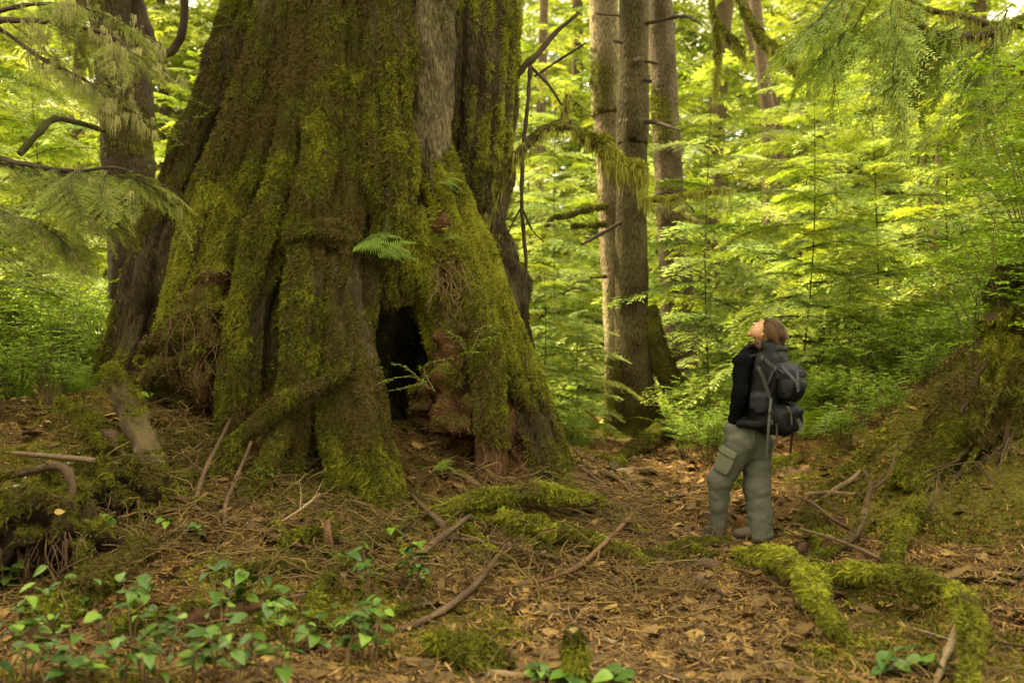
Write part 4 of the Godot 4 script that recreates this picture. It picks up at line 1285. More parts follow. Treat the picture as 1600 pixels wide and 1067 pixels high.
# ---- dead wood, roots and logs ----
func lying(called: String, label: String, category: String, spec: Array, o := {}, group := "") -> Node3D:
	var p := []
	var r := []
	for s in spec:        # [across, down, radius in pixels, lift above the ground in metres or nothing, or distance if over 2]
		var rad: float = s[2]
		var q: Vector3
		if s.size() > 3 and s[3] > 2.0:
			q = at(s[0], s[1], s[3])
		else:
			q = gp(s[0], s[1], (s[3] if s.size() > 3 else 0.0) + s[2] * 0.0025)
		p.append(q)
		r.append(rad * -q.z / F)
	var foot: Vector3 = p[0]
	var t := thing(called, label, category, foot, group)
	var long := 0.0
	for i in p.size():
		p[i] -= foot
		if i: long += p[i].distance_to(p[i - 1])
	var big: float = r.max()
	var mb := MB.new()
	var moss := Scatter.new()
	var oo := {"c0": Color(0.10, 0.065, 0.04), "c1": Color(0.19, 0.125, 0.075), "lump": 0.24, "lfreq": 22.0, "fiss": minf(big * 0.28, 0.014), "ffreq": 40.0, "cm": Color(0.12, 0.115, 0.02), "dens": 7500.0, "topm": 0.5}
	oo.merge(o, true)
	tube(mb, p, r, clampi(int(big * 420), 7, 34), clampi(int(long * 40), 8, 110), oo, moss)
	part(o.get("part", "wood"), mb.mesh(), M.wood, t)
	if long > 0.45 and category in ["stick", "branch", "root"]:
		for k in rng.randi_range(2, 4):
			var u := rr(0.15, 0.9)
			var q: Vector3 = cat(p, u)
			var rq: float = cat(r, u)
			var e := q + Vector3(rr(-1, 1), rr(0.1, 0.9), rr(-1, 1)).normalized() * rr(0.05, 0.22)
			var tw := MB.new()
			tube(tw, [q, q.lerp(e, 0.5) + rdir() * 0.015, e], [minf(rq * 0.5, 0.006), minf(rq * 0.4, 0.004), 0.0012], 5, 7, {"c0": oo.c0, "c1": oo.c1, "lump": 0.2, "lfreq": 30.0})
			part("twig", tw.mesh(), M.wood, t)
	if moss.t.size():
		mass("moss", tuft_m, M.moss, moss, t)
	return t

func build_wood() -> void:
	var bare := {"moss": -1.0}
	var some := {"moss": -0.15}
	var full := {"moss": 0.2}
	var thick := {"moss": 0.5, "dens": 11000.0, "tuft": 1.0, "lfreq": 16.0, "tone": 1.45, "topm": 0.2, "lump": 0.3, "cm": Color(0.18, 0.17, 0.025)}
	var pale := {"moss": -1.0, "c0": Color(0.30, 0.20, 0.11), "c1": Color(0.44, 0.32, 0.19)}
	var red := {"moss": -1.0, "c0": Color(0.16, 0.085, 0.05), "c1": Color(0.28, 0.16, 0.09)}
	lying("mossy_branch", "moss-topped branch arching over the roots right of the giant's foot", "branch", [[676, 806, 9], [720, 788, 12, 0.08], [770, 778, 13, 0.14], [840, 772, 14, 0.15], [900, 779, 11, 0.1], [950, 790, 7, 0.03], [975, 800, 4]], {"moss": 0.5, "tuft": 1.0, "tone": 1.4})
	lying("mossy_branch", "mossy branch below the arching one, slanting towards the path", "branch", [[782, 808, 10, 0.08], [820, 816, 12, 0.08], [870, 830, 12, 0.06], [930, 848, 10, 0.02], [985, 868, 7], [1020, 890, 5]], {"moss": 0.4, "tuft": 1.0, "tone": 1.4})
	lying("mossy_branch", "short mossy branch above the arching one", "branch", [[862, 735, 8], [880, 750, 9, 0.02], [905, 775, 8]], some)
	lying("fallen_branch", "smooth brown branch lying across the path", "branch", [[975, 866, 8], [1020, 872, 11], [1070, 880, 11], [1125, 884, 8]], some)
	lying("root", "dark surface root in front of the hiker's boots", "root", [[1025, 868, 8], [1060, 860, 11], [1095, 852, 11], [1140, 848, 9]], {"moss": 0.1})
	lying("root", "short forked root below the dark surface root", "root", [[1075, 856, 8], [1100, 866, 8], [1122, 872, 5]], some)
	lying("stick", "long reddish stick slanting up beside the path", "stick", [[770, 920, 2.5], [845, 908, 3, 0.03], [900, 886, 4, 0.08], [945, 848, 4, 0.1], [984, 808, 3.5, 0.1]], red)
	lying("stick", "thin pale stick lying in the middle of the foreground litter", "stick", [[842, 937, 3], [870, 955, 3.5], [920, 985, 4], [980, 1013, 3]], pale)
	lying("stick", "brown slanting stick left of the foreground moss", "stick", [[625, 985, 5], [690, 955, 6, 0.02], [740, 915, 5.5, 0.06], [775, 872, 4, 0.1], [790, 850, 2.5, 0.12]], bare)
	lying("fallen_branch", "mossy-footed branch arching from the lower left up towards the giant", "branch", [[492, 975, 11], [494, 930, 10, 0.06], [520, 896, 7, 0.08], [560, 858, 6, 0.08], [610, 835, 6, 0.06], [655, 800, 6]], {"moss": -0.2})
	lying("broken_wood", "split pale piece of wood under the arching branch", "wood", [[526, 905, 9, 0.02], [545, 885, 9, 0.02], [562, 866, 6, 0.03]], pale)
	lying("stick", "short pale-ended peg standing by the giant's front root", "stick", [[513, 862, 6], [512, 838, 7, 0.12], [510, 815, 6, 0.22]], red)
	lying("stick", "thin bent twig in front of the giant's left roots", "stick", [[400, 822, 2], [440, 846, 3, 0.03], [500, 858, 3, 0.04], [545, 862, 3, 0.02]], bare)
	lying("stick", "thin twig crossing the bent twig", "stick", [[412, 832, 1.5], [460, 802, 2, 0.1], [500, 772, 2, 0.2]], pale)
	lying("log", "brown half-buried log behind the foreground leaves", "log", [[170, 990, 16], [250, 975, 20], [340, 958, 18], [420, 942, 14], [484, 932, 8]], {"moss": -0.25, "c0": Color(0.13, 0.07, 0.04), "c1": Color(0.24, 0.14, 0.08)})
	lying("log", "lichened log running down to the lower left corner", "log", [[60, 985, 26], [110, 945, 27], [165, 903, 27], [226, 862, 24]], {"moss": -0.05, "c0": Color(0.17, 0.11, 0.055), "c1": Color(0.28, 0.19, 0.10)})
	lying("log", "thick mossy log leaning against the left bank", "log", [[172, 580, 17, 7.0], [198, 632, 19, 6.8], [222, 685, 19, 6.6], [244, 735, 17, 6.42]], {"moss": -0.3, "c0": Color(0.10, 0.07, 0.035), "c1": Color(0.2, 0.15, 0.08)})
	lying("fallen_branch", "thinner mossy branch beside the leaning log", "branch", [[92, 628, 8, 6.95], [135, 655, 10, 6.85], [175, 682, 11, 6.75], [204, 712, 10, 6.6]], {"moss": -0.15})
	lying("fallen_branch", "second thin branch under the leaning log's left side", "branch", [[110, 640, 6, 6.8], [140, 675, 7, 6.7], [165, 700, 6, 6.6]], {"moss": 0.1})
	lying("stick", "long pale stick lying level along the left bank", "stick", [[18, 708, 3, 6.05], [90, 714, 4.5, 6.05], [160, 722, 5, 6.1], [240, 738, 5, 6.2]], {"moss": -1.0, "c0": Color(0.18, 0.12, 0.08), "c1": Color(0.28, 0.2, 0.13)})
	lying("root", "bent bare root hooking down over the left hollow", "root", [[-30, 752, 6, 5.7], [40, 738, 6, 5.75], [90, 728, 7, 5.75], [112, 752, 6, 5.7], [114, 800, 5, 5.65], [108, 830, 4, 5.6]], {"moss": -0.3})
	lying("log", "moss-capped rotten log end above the dark hollow at the left", "log", [[70, 790, 34, 6.1], [120, 770, 40, 6.12], [170, 762, 42, 6.15], [212, 766, 38, 6.18], [240, 786, 34, 6.2], [268, 830, 24, 6.2]], {"moss": 0.05, "lump": 0.5, "fiss": 0.05, "ffreq": 18.0, "c0": Color(0.02, 0.013, 0.008), "c1": Color(0.06, 0.036, 0.02)})
	lying("log", "broad mossy rotten log at the left edge, lower one", "log", [[-90, 850, 60, 5.45], [-20, 826, 56, 5.5], [50, 822, 52, 5.55], [105, 834, 44, 5.6], [146, 862, 36, 5.65], [176, 920, 26, 5.7]], {"moss": 0.0, "lump": 0.5, "fiss": 0.05, "ffreq": 18.0, "c0": Color(0.02, 0.013, 0.008), "c1": Color(0.06, 0.036, 0.02)})
	var fringe := thing("root_fringe", "fringe of fine dark rootlets hanging below the mossy logs at the left", "rootlets", at(110, 830, 5.6))
	var fm_ := MB.new()
	for i in 90:
		var a := at(rr(-20, 240), 0, 5.6)
		a = at(rr(-20, 150), rr(830, 870), rr(5.3, 5.5)) if i % 2 else at(rr(90, 245), rr(775, 805), rr(5.95, 6.1))
		a -= fringe.position
		var b := a + Vector3(rr(-0.12, 0.12), rr(-0.3, -0.08), rr(-0.02, 0.12))
		tube(fm_, [a, a.lerp(b, 0.5) + rdir() * 0.04, b], [0.003, 0.0022, 0.0008], 4, 6, {"c0": Color(0.05, 0.03, 0.018), "c1": Color(0.15, 0.09, 0.05)})
	part("rootlets", fm_.mesh(), M.stem, fringe).set_meta("kind", "stuff")
	lying("root", "hanging root pillar under the lower mossy log", "root", [[122, 850, 8, 5.5], [126, 880, 8, 5.45], [128, 925, 8, 5.35]], {"moss": -0.1})
	lying("root", "brown root running from the leaning log towards the giant", "root", [[250, 738, 8], [290, 752, 9, 0.02], [325, 730, 9, 0.04], [360, 690, 9, 0.06]], some)
	lying("stick", "curved twig standing beside the giant's left roots", "stick", [[352, 830, 3], [352, 790, 3, 0.1], [370, 745, 3, 0.22], [392, 690, 2, 0.4]], bare)
	lying("mossy_chunk", "mossy rotten chunk of wood in the centre foreground", "wood", [[668, 1014, 14], [700, 1010, 22], [740, 1022, 24], [786, 1044, 18]], {"moss": 0.45, "lump": 0.3, "c0": Color(0.12, 0.07, 0.04), "c1": Color(0.22, 0.14, 0.07)})
	lying("broken_wood", "pale split board at the bottom edge of the picture", "wood", [[762, 1054, 8], [800, 1056, 9], [828, 1058, 7]], pale)
	lying("stump", "short lichened snag standing in the centre foreground", "stump", [[898, 1062, 16], [896, 1020, 14, 0.1], [894, 985, 10, 0.2]], {"moss": 0.0, "c0": Color(0.2, 0.14, 0.06), "c1": Color(0.34, 0.25, 0.10)})
	lying("mossy_root", "thick bright-mossed root curving down from the hiker's boots", "root", [[1150, 866, 6], [1185, 868, 11, 0.05], [1225, 874, 12, 0.13], [1258, 898, 13, 0.17], [1274, 930, 14, 0.15], [1292, 958, 15, 0.1], [1316, 988, 13, 0.03], [1332, 1010, 5]], thick)
	lying("mossy_root", "long bright-mossed root bending round to the lower right corner", "root", [[1262, 890, 5], [1330, 895, 9, 0.06], [1400, 898, 10, 0.13], [1455, 906, 11, 0.2], [1498, 932, 13, 0.24], [1516, 965, 13, 0.2], [1518, 1020, 13, 0.08], [1515, 1090, 11]], thick)
	lying("stick", "peeled pale branch leaning on the bent mossy root", "stick", [[1462, 1070, 4], [1482, 1015, 6, 0.05], [1502, 972, 7, 0.12]], pale)
	lying("fallen_branch", "brown branch entering from the right edge", "branch", [[1640, 872, 8, 5.2], [1590, 905, 8, 5.1], [1530, 946, 8, 5.0]], {"moss": -0.6})
	lying("stick", "second thin branch below it at the right edge", "stick", [[1620, 918, 4, 4.9], [1560, 945, 5, 4.9], [1530, 985, 3, 4.8]], bare)
	lying("stick", "long thin arching twig across the right foreground", "stick", [[1250, 826, 2, 5.9], [1320, 848, 2.5, 5.75], [1400, 885, 3, 5.5], [1480, 932, 2.5, 5.15]], {"moss": -1.0, "c0": Color(0.14, 0.09, 0.05), "c1": Color(0.22, 0.15, 0.09)})
	var f := lying("fallen_branch", "forked bare branch lying below the mossy mound", "branch", [[1268, 884, 8], [1300, 862, 8, 0.03], [1335, 835, 7, 0.08], [1352, 795, 5, 0.2], [1360, 755, 3, 0.36], [1350, 735, 2, 0.44]], {"moss": -0.4})
	limb_part(f, "twig", [[1338, 832, 6.3, 3], [1300, 810, 6.25, 3], [1268, 785, 6.3, 2], [1240, 775, 6.3, 1]], {"c0": Color(0.1, 0.065, 0.04), "c1": Color(0.19, 0.12, 0.07), "segs": 6})
	limb_part(f, "twig", [[1355, 770, 6.3, 2.5], [1390, 740, 6.3, 2], [1402, 690, 6.4, 1]], {"c0": Color(0.1, 0.065, 0.04), "c1": Color(0.19, 0.12, 0.07), "segs": 6})
	var s := lying("stump", "small mossy stump right of the hiker's boots", "stump", [[1296, 862, 18], [1286, 835, 17, 0.04], [1274, 812, 13, 0.14], [1268, 796, 9, 0.2], [1266, 788, 3, 0.25]], {"moss": 0.2, "lump": 0.45, "c0": Color(0.08, 0.045, 0.03), "c1": Color(0.17, 0.09, 0.05), "part": "snag"})
	limb_part(s, "snag", [[1240, 930, 5.95, 20], [1246, 885, 5.95, 17], [1252, 862, 5.95, 11], [1258, 846, 5.95, 3]], {"c0": Color(0.05, 0.028, 0.018), "c1": Color(0.13, 0.07, 0.038), "lump": 0.7, "lfreq": 26.0, "fiss": 0.015, "ffreq": 40.0, "segs": 24})
	lying("root", "mossy root coming down from the right-hand mound", "root", [[1432, 790, 12, 0.04], [1415, 830, 13, 0.04], [1402, 862, 12, 0.02], [1388, 892, 9]], {"moss": -0.1, "c0": Color(0.17, 0.11, 0.06), "c1": Color(0.27, 0.19, 0.11)})
	lying("log", "pale mossy log resting against the close trunks' foot", "log", [[960, 728, 9], [995, 700, 11, 0.05], [1030, 672, 11, 0.12], [1066, 648, 9, 0.2]], {"moss": 0.1, "c0": Color(0.22, 0.17, 0.10), "c1": Color(0.34, 0.27, 0.16)})
	lying("broken_wood", "pale broken branch beside the log at the path's end", "wood", [[955, 738, 4], [985, 735, 5], [1018, 732, 4]], pale)
	lying("broken_log", "orange broken log behind the hiker's legs, lower one", "log", [[1196, 738, 8], [1225, 738, 9], [1264, 736, 9]], {"moss": -0.5, "c0": Color(0.24, 0.14, 0.065), "c1": Color(0.40, 0.25, 0.12)})
	lying("broken_log", "splintered pale log behind the hiker's legs, upper one", "log", [[1200, 724, 7], [1228, 722, 8], [1250, 715, 7, 0.03], [1262, 709, 3, 0.06]], {"moss": -0.2, "c0": Color(0.34, 0.22, 0.11), "c1": Color(0.5, 0.36, 0.2)})
	lying("log", "short dark log end between the hiker's legs", "log", [[1140, 764, 8], [1155, 758, 9], [1172, 752, 8]], {"moss": -0.3})
	lying("broken_wood", "pale splintered sticks beside the path right of the hiker", "wood", [[1290, 778, 3], [1310, 762, 5, 0.02], [1330, 750, 5, 0.03], [1345, 735, 2, 0.06]], pale)
	lying("broken_wood", "bare pale branch lying across the path's right side", "wood", [[1262, 772, 3], [1300, 770, 4, 0.01], [1350, 774, 3]], pale)
	lying("root", "bare root looping in front of the giant's front root, left of the peg", "root", [[430, 868, 5], [462, 838, 7, 0.05], [500, 832, 7, 0.06], [545, 848, 6, 0.03], [580, 880, 4]], some)
	lying("fallen_branch", "mossy branch lying left of the central salal clump", "branch", [[330, 905, 8], [390, 892, 10, 0.02], [450, 886, 9, 0.02], [510, 896, 6]], {"moss": 0.05})
	lying("stick", "dark stick slanting through the middle of the mound", "stick", [[610, 905, 4], [650, 872, 5, 0.05], [690, 838, 5, 0.1], [735, 806, 3, 0.14]], bare)
	lying("stick", "grey forked stick above the reddish stick", "stick", [[690, 842, 3, 0.03], [760, 846, 4, 0.05], [830, 862, 4, 0.05], [900, 880, 3]], bare)
	lying("root", "thin root hugging the mound below the arching mossy branch", "root", [[700, 800, 5], [760, 812, 7, 0.02], [820, 842, 7, 0.02], [870, 872, 5]], some)
	lying("stick", "thin dead branch poking left from the arching mossy branch", "stick", [[640, 770, 2, 0.02], [662, 792, 4, 0.06], [690, 818, 5, 0.06], [705, 842, 4]], bare)
	lying("fallen_branch", "weathered branch on the slope right of the giant", "branch", [[890, 765, 4], [930, 792, 6, 0.02], [975, 815, 6, 0.02], [1010, 850, 4]], some)
	lying("stick", "short stick on the slope above the weathered branch", "stick", [[905, 728, 3], [935, 752, 4, 0.03], [960, 772, 3]], bare)
	lying("stick", "bark strip lying in the middle of the path", "stick", [[1085, 905, 6], [1110, 918, 8], [1135, 932, 5]], {"moss": -1.0, "c0": Color(0.07, 0.045, 0.028), "c1": Color(0.14, 0.09, 0.055)})
	lying("stick", "long twig at the lower edge right of the snag", "stick", [[1000, 985, 2], [1060, 1010, 3], [1120, 1040, 3], [1180, 1066, 2]], bare)
	lying("fallen_branch", "mossy stick half sunk left of the foreground moss chunk", "branch", [[560, 985, 5], [600, 962, 7, 0.02], [650, 945, 6, 0.02], [690, 940, 4]], {"moss": 0.0})
	lying("stick", "thin stick leaning on the left bank beside the giant's mossy roots", "stick", [[300, 800, 3], [318, 740, 4, 0.12], [342, 690, 3, 0.25], [360, 655, 2, 0.3]], bare)
	# the root-tangled stump on the right-hand mound
	var st := thing("rotten_stump", "dark gnarled rotten stump tangled with roots on the right-hand mound", "stump", at(1590, 560, 6.8))
	var dk := {"c0": Color(0.025, 0.016, 0.01), "c1": Color(0.08, 0.048, 0.026), "lump": 0.45, "lfreq": 9.0, "fiss": 0.045, "ffreq": 14.0, "segs": 40, "moss": -0.2, "dens": 2500.0}
	var moss := Scatter.new()
	limb_part(st, "snag", [[1600, 640, 6.9, 60], [1588, 560, 6.9, 52], [1580, 490, 6.9, 40], [1578, 440, 6.9, 30], [1585, 410, 6.9, 16]], dk, moss)
	for i in 15:       # the tangle of its roots
		var x0 := rr(1545, 1625)
		var y0 := rr(470, 640)
		var spec := [[x0, y0, 6.62 + rr(-0.08, 0.05), rr(6, 11)]]
		for k in 4:
			x0 += rr(-34, 6)
			y0 += rr(24, 62)
			spec.append([x0, y0, 6.6 - 0.09 * k + rr(-0.05, 0.05), rr(4, 9) * (1.0 - 0.2 * k)])
		limb_part(st, "root", spec, dk.merged({"segs": 12, "fiss": 0.012, "ffreq": 40.0, "moss": rr(-0.5, 0.3), "dens": 6000.0}, true), moss)
	mass("moss", tuft_m, M.moss, moss, st)
	# overhanging mossy turf above the hollow of the mound
	var tm := lying("mossy_bank", "overhanging bank of mossy turf below the rotten stump", "bank", [[1420, 770, 26, 6.55], [1455, 715, 34, 6.6], [1500, 665, 44, 6.6], [1550, 640, 52, 6.6], [1620, 610, 64, 6.6]], {"moss": 0.35, "lump": 0.4, "lfreq": 8.0, "dens": 7000.0, "tuft": 1.4, "c0": Color(0.05, 0.032, 0.02), "c1": Color(0.12, 0.075, 0.04), "part": "turf"})
	var rl := MB.new()
	for i in 34:
		var u := rng.randf()
		var a := at(lerpf(1440, 1600, u), lerpf(760, 690, u) + rr(-20, 20), 6.2 + rr(-0.1, 0.1)) - tm.position
		var b := a + Vector3(rr(-0.35, 0.35), rr(-0.35, -0.05), rr(-0.1, 0.2))
		tube(rl, [a, a.lerp(b, 0.5) + rdir() * 0.05, b], [0.004, 0.003, 0.001], 4, 6, {"c0": Color(0.05, 0.032, 0.02), "c1": Color(0.13, 0.085, 0.05)})
	part("rootlets", rl.mesh(), M.stem, tm).set_meta("kind", "stuff")

# ---- small plants ----
func build_plants() -> void:
	var n := 0
	var row := ["first", "second", "third", "fourth", "fifth", "sixth", "seventh", "eighth", "ninth", "tenth", "eleventh", "twelfth", "thirteenth"]
	# the leafy row along the bottom left
	for i in 13:
		var px := 8 + i * 36 + rr(-8, 8)
		var p := gp(px, 1080 - rr(0, 26) + i * 1.0)
		salal(p, rr(0.16, 0.32), 3, 5, rr(0.07, 0.1), "broad-leaved salal, %s from the left along the bottom edge" % row[i])
	for i in 10:
		var px := 20 + i * 46 + rr(-8, 8)
		var p := gp(px, 1018 + rr(-14, 14))
		salal(p, rr(0.18, 0.38), 2 + i % 2, 5, rr(0.065, 0.095), "salal, %s from the left in the row behind the bottom one" % row[i])
	for s in [
		[40, 975, 0.2, "salal at the left edge below the mossy rotten log"], [12, 925, 0.16, "small salal at the left edge beside the dark hollow"], [120, 962, 0.2, "salal sprig growing over the lichened log"], [205, 968, 0.22, "salal sprig at the upper end of the lichened log"],
		[345, 975, 0.28, "bright salal in front of the brown half-buried log"], [385, 965, 0.26, "bright salal just right of it by the log's end"], [430, 985, 0.2, "salal under the mossy foot of the arching branch"],
		[540, 1050, 0.24, "dark salal left of the mossy chunk, lower one"], [585, 1040, 0.24, "salal left of the mossy chunk, with paler top leaves"], [560, 1000, 0.2, "salal sprig above the two by the mossy chunk"], [500, 1020, 0.16, "low dark salal left of those sprigs"],
		[575, 935, 0.28, "salal bush in the centre below the giant's front root"], [625, 925, 0.3, "bright-tipped salal just right of the central one"], [655, 930, 0.26, "salal at the right side of the central clump"],
		[850, 1075, 0.09, "bright sprig at the bottom edge right of the mossy chunk"], [955, 1078, 0.09, "second bright sprig at the bottom edge, farther right"], [885, 1080, 0.08, "low sprig between the two bright ones at the bottom edge"],
		[1380, 1062, 0.12, "bluish sprig at the bottom right below the mossy roots"], [1440, 1056, 0.12, "bluish sprig beside the peeled branch"],
		[90, 775, 0.2, "salal sprig on the moss-capped log end"], [130, 815, 0.16, "salal sprig hanging before the left hollow, upper one"], [160, 838, 0.16, "salal sprig hanging before the left hollow, lower one"], [30, 790, 0.14, "salal sprig on the lower mossy log at the left edge"],
		[270, 835, 0.12, "little salal seedling left of the giant's roots"], [310, 850, 0.14, "little salal seedling with round leaves right of the other"], [440, 720, 0.22, "salal sprig against the giant's left front root"], [425, 770, 0.2, "salal sprig by the foot of the left front root"],
		[230, 640, 0.16, "salal sprig in front of the dark hollow under the giant's left roots"], [320, 655, 0.2, "salal sprig with hanging round leaves right of that hollow"], [290, 600, 0.14, "small salal sprig above that hollow"], [615, 845, 0.1, "tiny sprig at the tip of the giant's front root"],
	]:
		var p := gp(s[0], s[1])
		salal(p, s[2], 2 if s[2] < 0.15 else 3, 5, lerpf(0.07, 0.105, clampf((s[1] - 600.0) / 400.0, 0, 1)), s[3])
	# ferns on the giant
	var fr := [frond(1.0, Color(0.13, 0.2, 0.022)), frond(1.0, Color(0.11, 0.17, 0.02))]
	var fm := [fr[0].mesh(), fr[1].mesh()]
	for s in [
		["bright fern sprouting from the giant's mossy ledge", 552, 388, 7.28, 0.40, [[-0.15, 0.05], [0.25, 0.3], [-0.5, -0.1], [0.7, 0.15], [0.1, -0.2]]],
		["fern beside the ledge fern, nearer the hollow", 590, 400, 7.2, 0.34, [[0.35, 0.4], [0.0, -0.1], [0.8, 0.2]]],
		["small fern high on the right-hand buttress", 688, 285, 7.72, 0.2, [[-0.3, -0.3], [0.4, -0.5], [0.1, 0.1]]],
		["small fern on the right-hand buttress below the bare strip", 690, 375, 7.55, 0.2, [[-2.6, -0.1], [0.0, 0.1], [-1.2, 0.1]]],
		["tiny fern at the foot of the needle heap", 675, 735, 7.0, 0.17, [[0.2, 0.1], [2.9, 0.1], [-0.8, 0.3]]],
		["tiny fern low on the needle heap's right side", 682, 728, 6.95, 0.14, [[0.5, 0.3], [-0.5, 0.2]]],
	]:
		var t := thing("fern", s[0], "fern", at(s[1], s[2], s[3]), "ferns on the giant spruce")
		for k in s[5].size():
			var a = s[5][k]
			var o := part("frond", fm[k % 2], M.leaves, t)
			o.transform = Transform3D((Basis(Vector3.UP, a[0]) * Basis(Vector3.BACK, a[1]) * Basis(Vector3.RIGHT, 0.5)).scaled(Vector3.ONE * s[4]), Vector3.ZERO)
	# sword ferns in the wood
	for s in [["fern in the shade at the pale trunk's foot", 905, 9.8, 0.5], ["fern at the left behind the leaning log", 140, 8.4, 0.5], ["fern behind the hiker's pack, low on the slope", 1262, 9.2, 0.5], ["fern on the right slope behind the mound", 1430, 8.9, 0.45], ["fern by the brown trunk's foot", 1045, 11.5, 0.5]]:
		var t := thing("fern", s[0], "fern", on_ground(s[1], s[2]), "ferns of the wood floor")
		for k in 9:
			var o := part("frond", fm[k % 2], M.leaves, t)
			o.transform = Transform3D((Basis(Vector3.UP, k * 0.7 + rr(-0.2, 0.2)) * Basis(Vector3.BACK, rr(0.2, 0.8))).scaled(Vector3.ONE * s[3] * rr(0.8, 1.1)), Vector3.ZERO)
	# huckleberry sprays
	for s in [
		["huckleberry spray reaching across the dark hollow of the giant", 680, 612, 7.12, [[[0, 0], [-30, -22], [-60, -22], [-82, -14]], [[-10, -4], [-40, -34], [-62, -44]], [[0, 0], [-18, -38], [20, -52]], [[-20, -14], [-48, -6], [-66, -2]]]],
		["huckleberry spray on the right buttress above the needle heap", 735, 560, 7.3, [[[0, 0], [-20, -30], [-32, -44]], [[0, 0], [14, -24], [34, -34]], [[0, 0], [-8, -8], [20, -10]], [[0, -4], [20, -50], [40, -40]]]],
		["leafy twig sprouting from the giant's left edge, upper", 330, 170, 8.4, [[[0, 0], [-20, -10], [-42, -20]], [[0, 0], [-8, 10], [-26, 14]]]],
		["leafy twig sprouting from the giant's left edge, middle", 285, 225, 8.4, [[[0, 0], [-30, -22], [-60, -38]], [[0, 0], [-20, 6], [-36, 22]], [[-8, 0], [-18, -26], [-40, -8]]]],
		["leafy spray at the top of the giant's left edge", 372, 40, 8.4, [[[0, 0], [-20, -14], [-46, -20]], [[0, 0], [-20, 16], [-36, 34]], [[0, 0], [-30, 0], [-56, 8]]]],
	]:
		var t := thing("huckleberry_sprig", s[0], "plant", at(s[1], s[2], s[3]))
		var st := MB.new()
		var lv := MB.new()
		for b in s[4]:
			var pts := []
			for q in b:
				pts.append(at(s[1] + q[0], s[2] + q[1], s[3] - 0.002 * absf(q[0])) - t.position)
			tube(st, pts, [0.004, 0.002] if pts.size() == 2 else [0.004, 0.003, 0.0012] if pts.size() == 3 else [0.004, 0.003, 0.002, 0.001], 4, 8, {"c0": Color(0.1, 0.07, 0.03), "c1": Color(0.15, 0.1, 0.04)})
			for k in 26:
				var o: Vector3 = cat(pts, 0.15 + 0.85 * k / 25.0)
				var a := rr(0, TAU)
				var td := Vector3(cos(a), rr(-0.1, 0.2), sin(a)).normalized()
				var c := Color(0.10, 0.19, 0.03).lerp(Color(0.19, 0.30, 0.04), rng.randf())
				leaf2(lv, o + td * 0.02 * rng.randf(), td, Vector3(rr(-0.3, 0.3), 1, rr(-0.3, 0.3)).normalized(), rr(0.025, 0.045), rr(0.014, 0.022), c)
		part("stems", st.mesh(), M.stem, t)
		part("leaves", lv.mesh(), M.leaves, t)
	# one fallen yellow leaf on the left bank
	var lf := part("fallen_leaf", salal_leaf(0.06, 0.1, 0.1), mat("yellow_leaf", 0.6, 0.3, Color(0.22, 0.15, 0.04).linear_to_srgb()), self)
	tag(lf, "round yellow fallen leaf on the lower mossy log", "leaf")
	lf.transform = Transform3D(Basis(Vector3.UP, 0.6) * Basis(Vector3.RIGHT, 1.0), at(84, 800, 5.3))

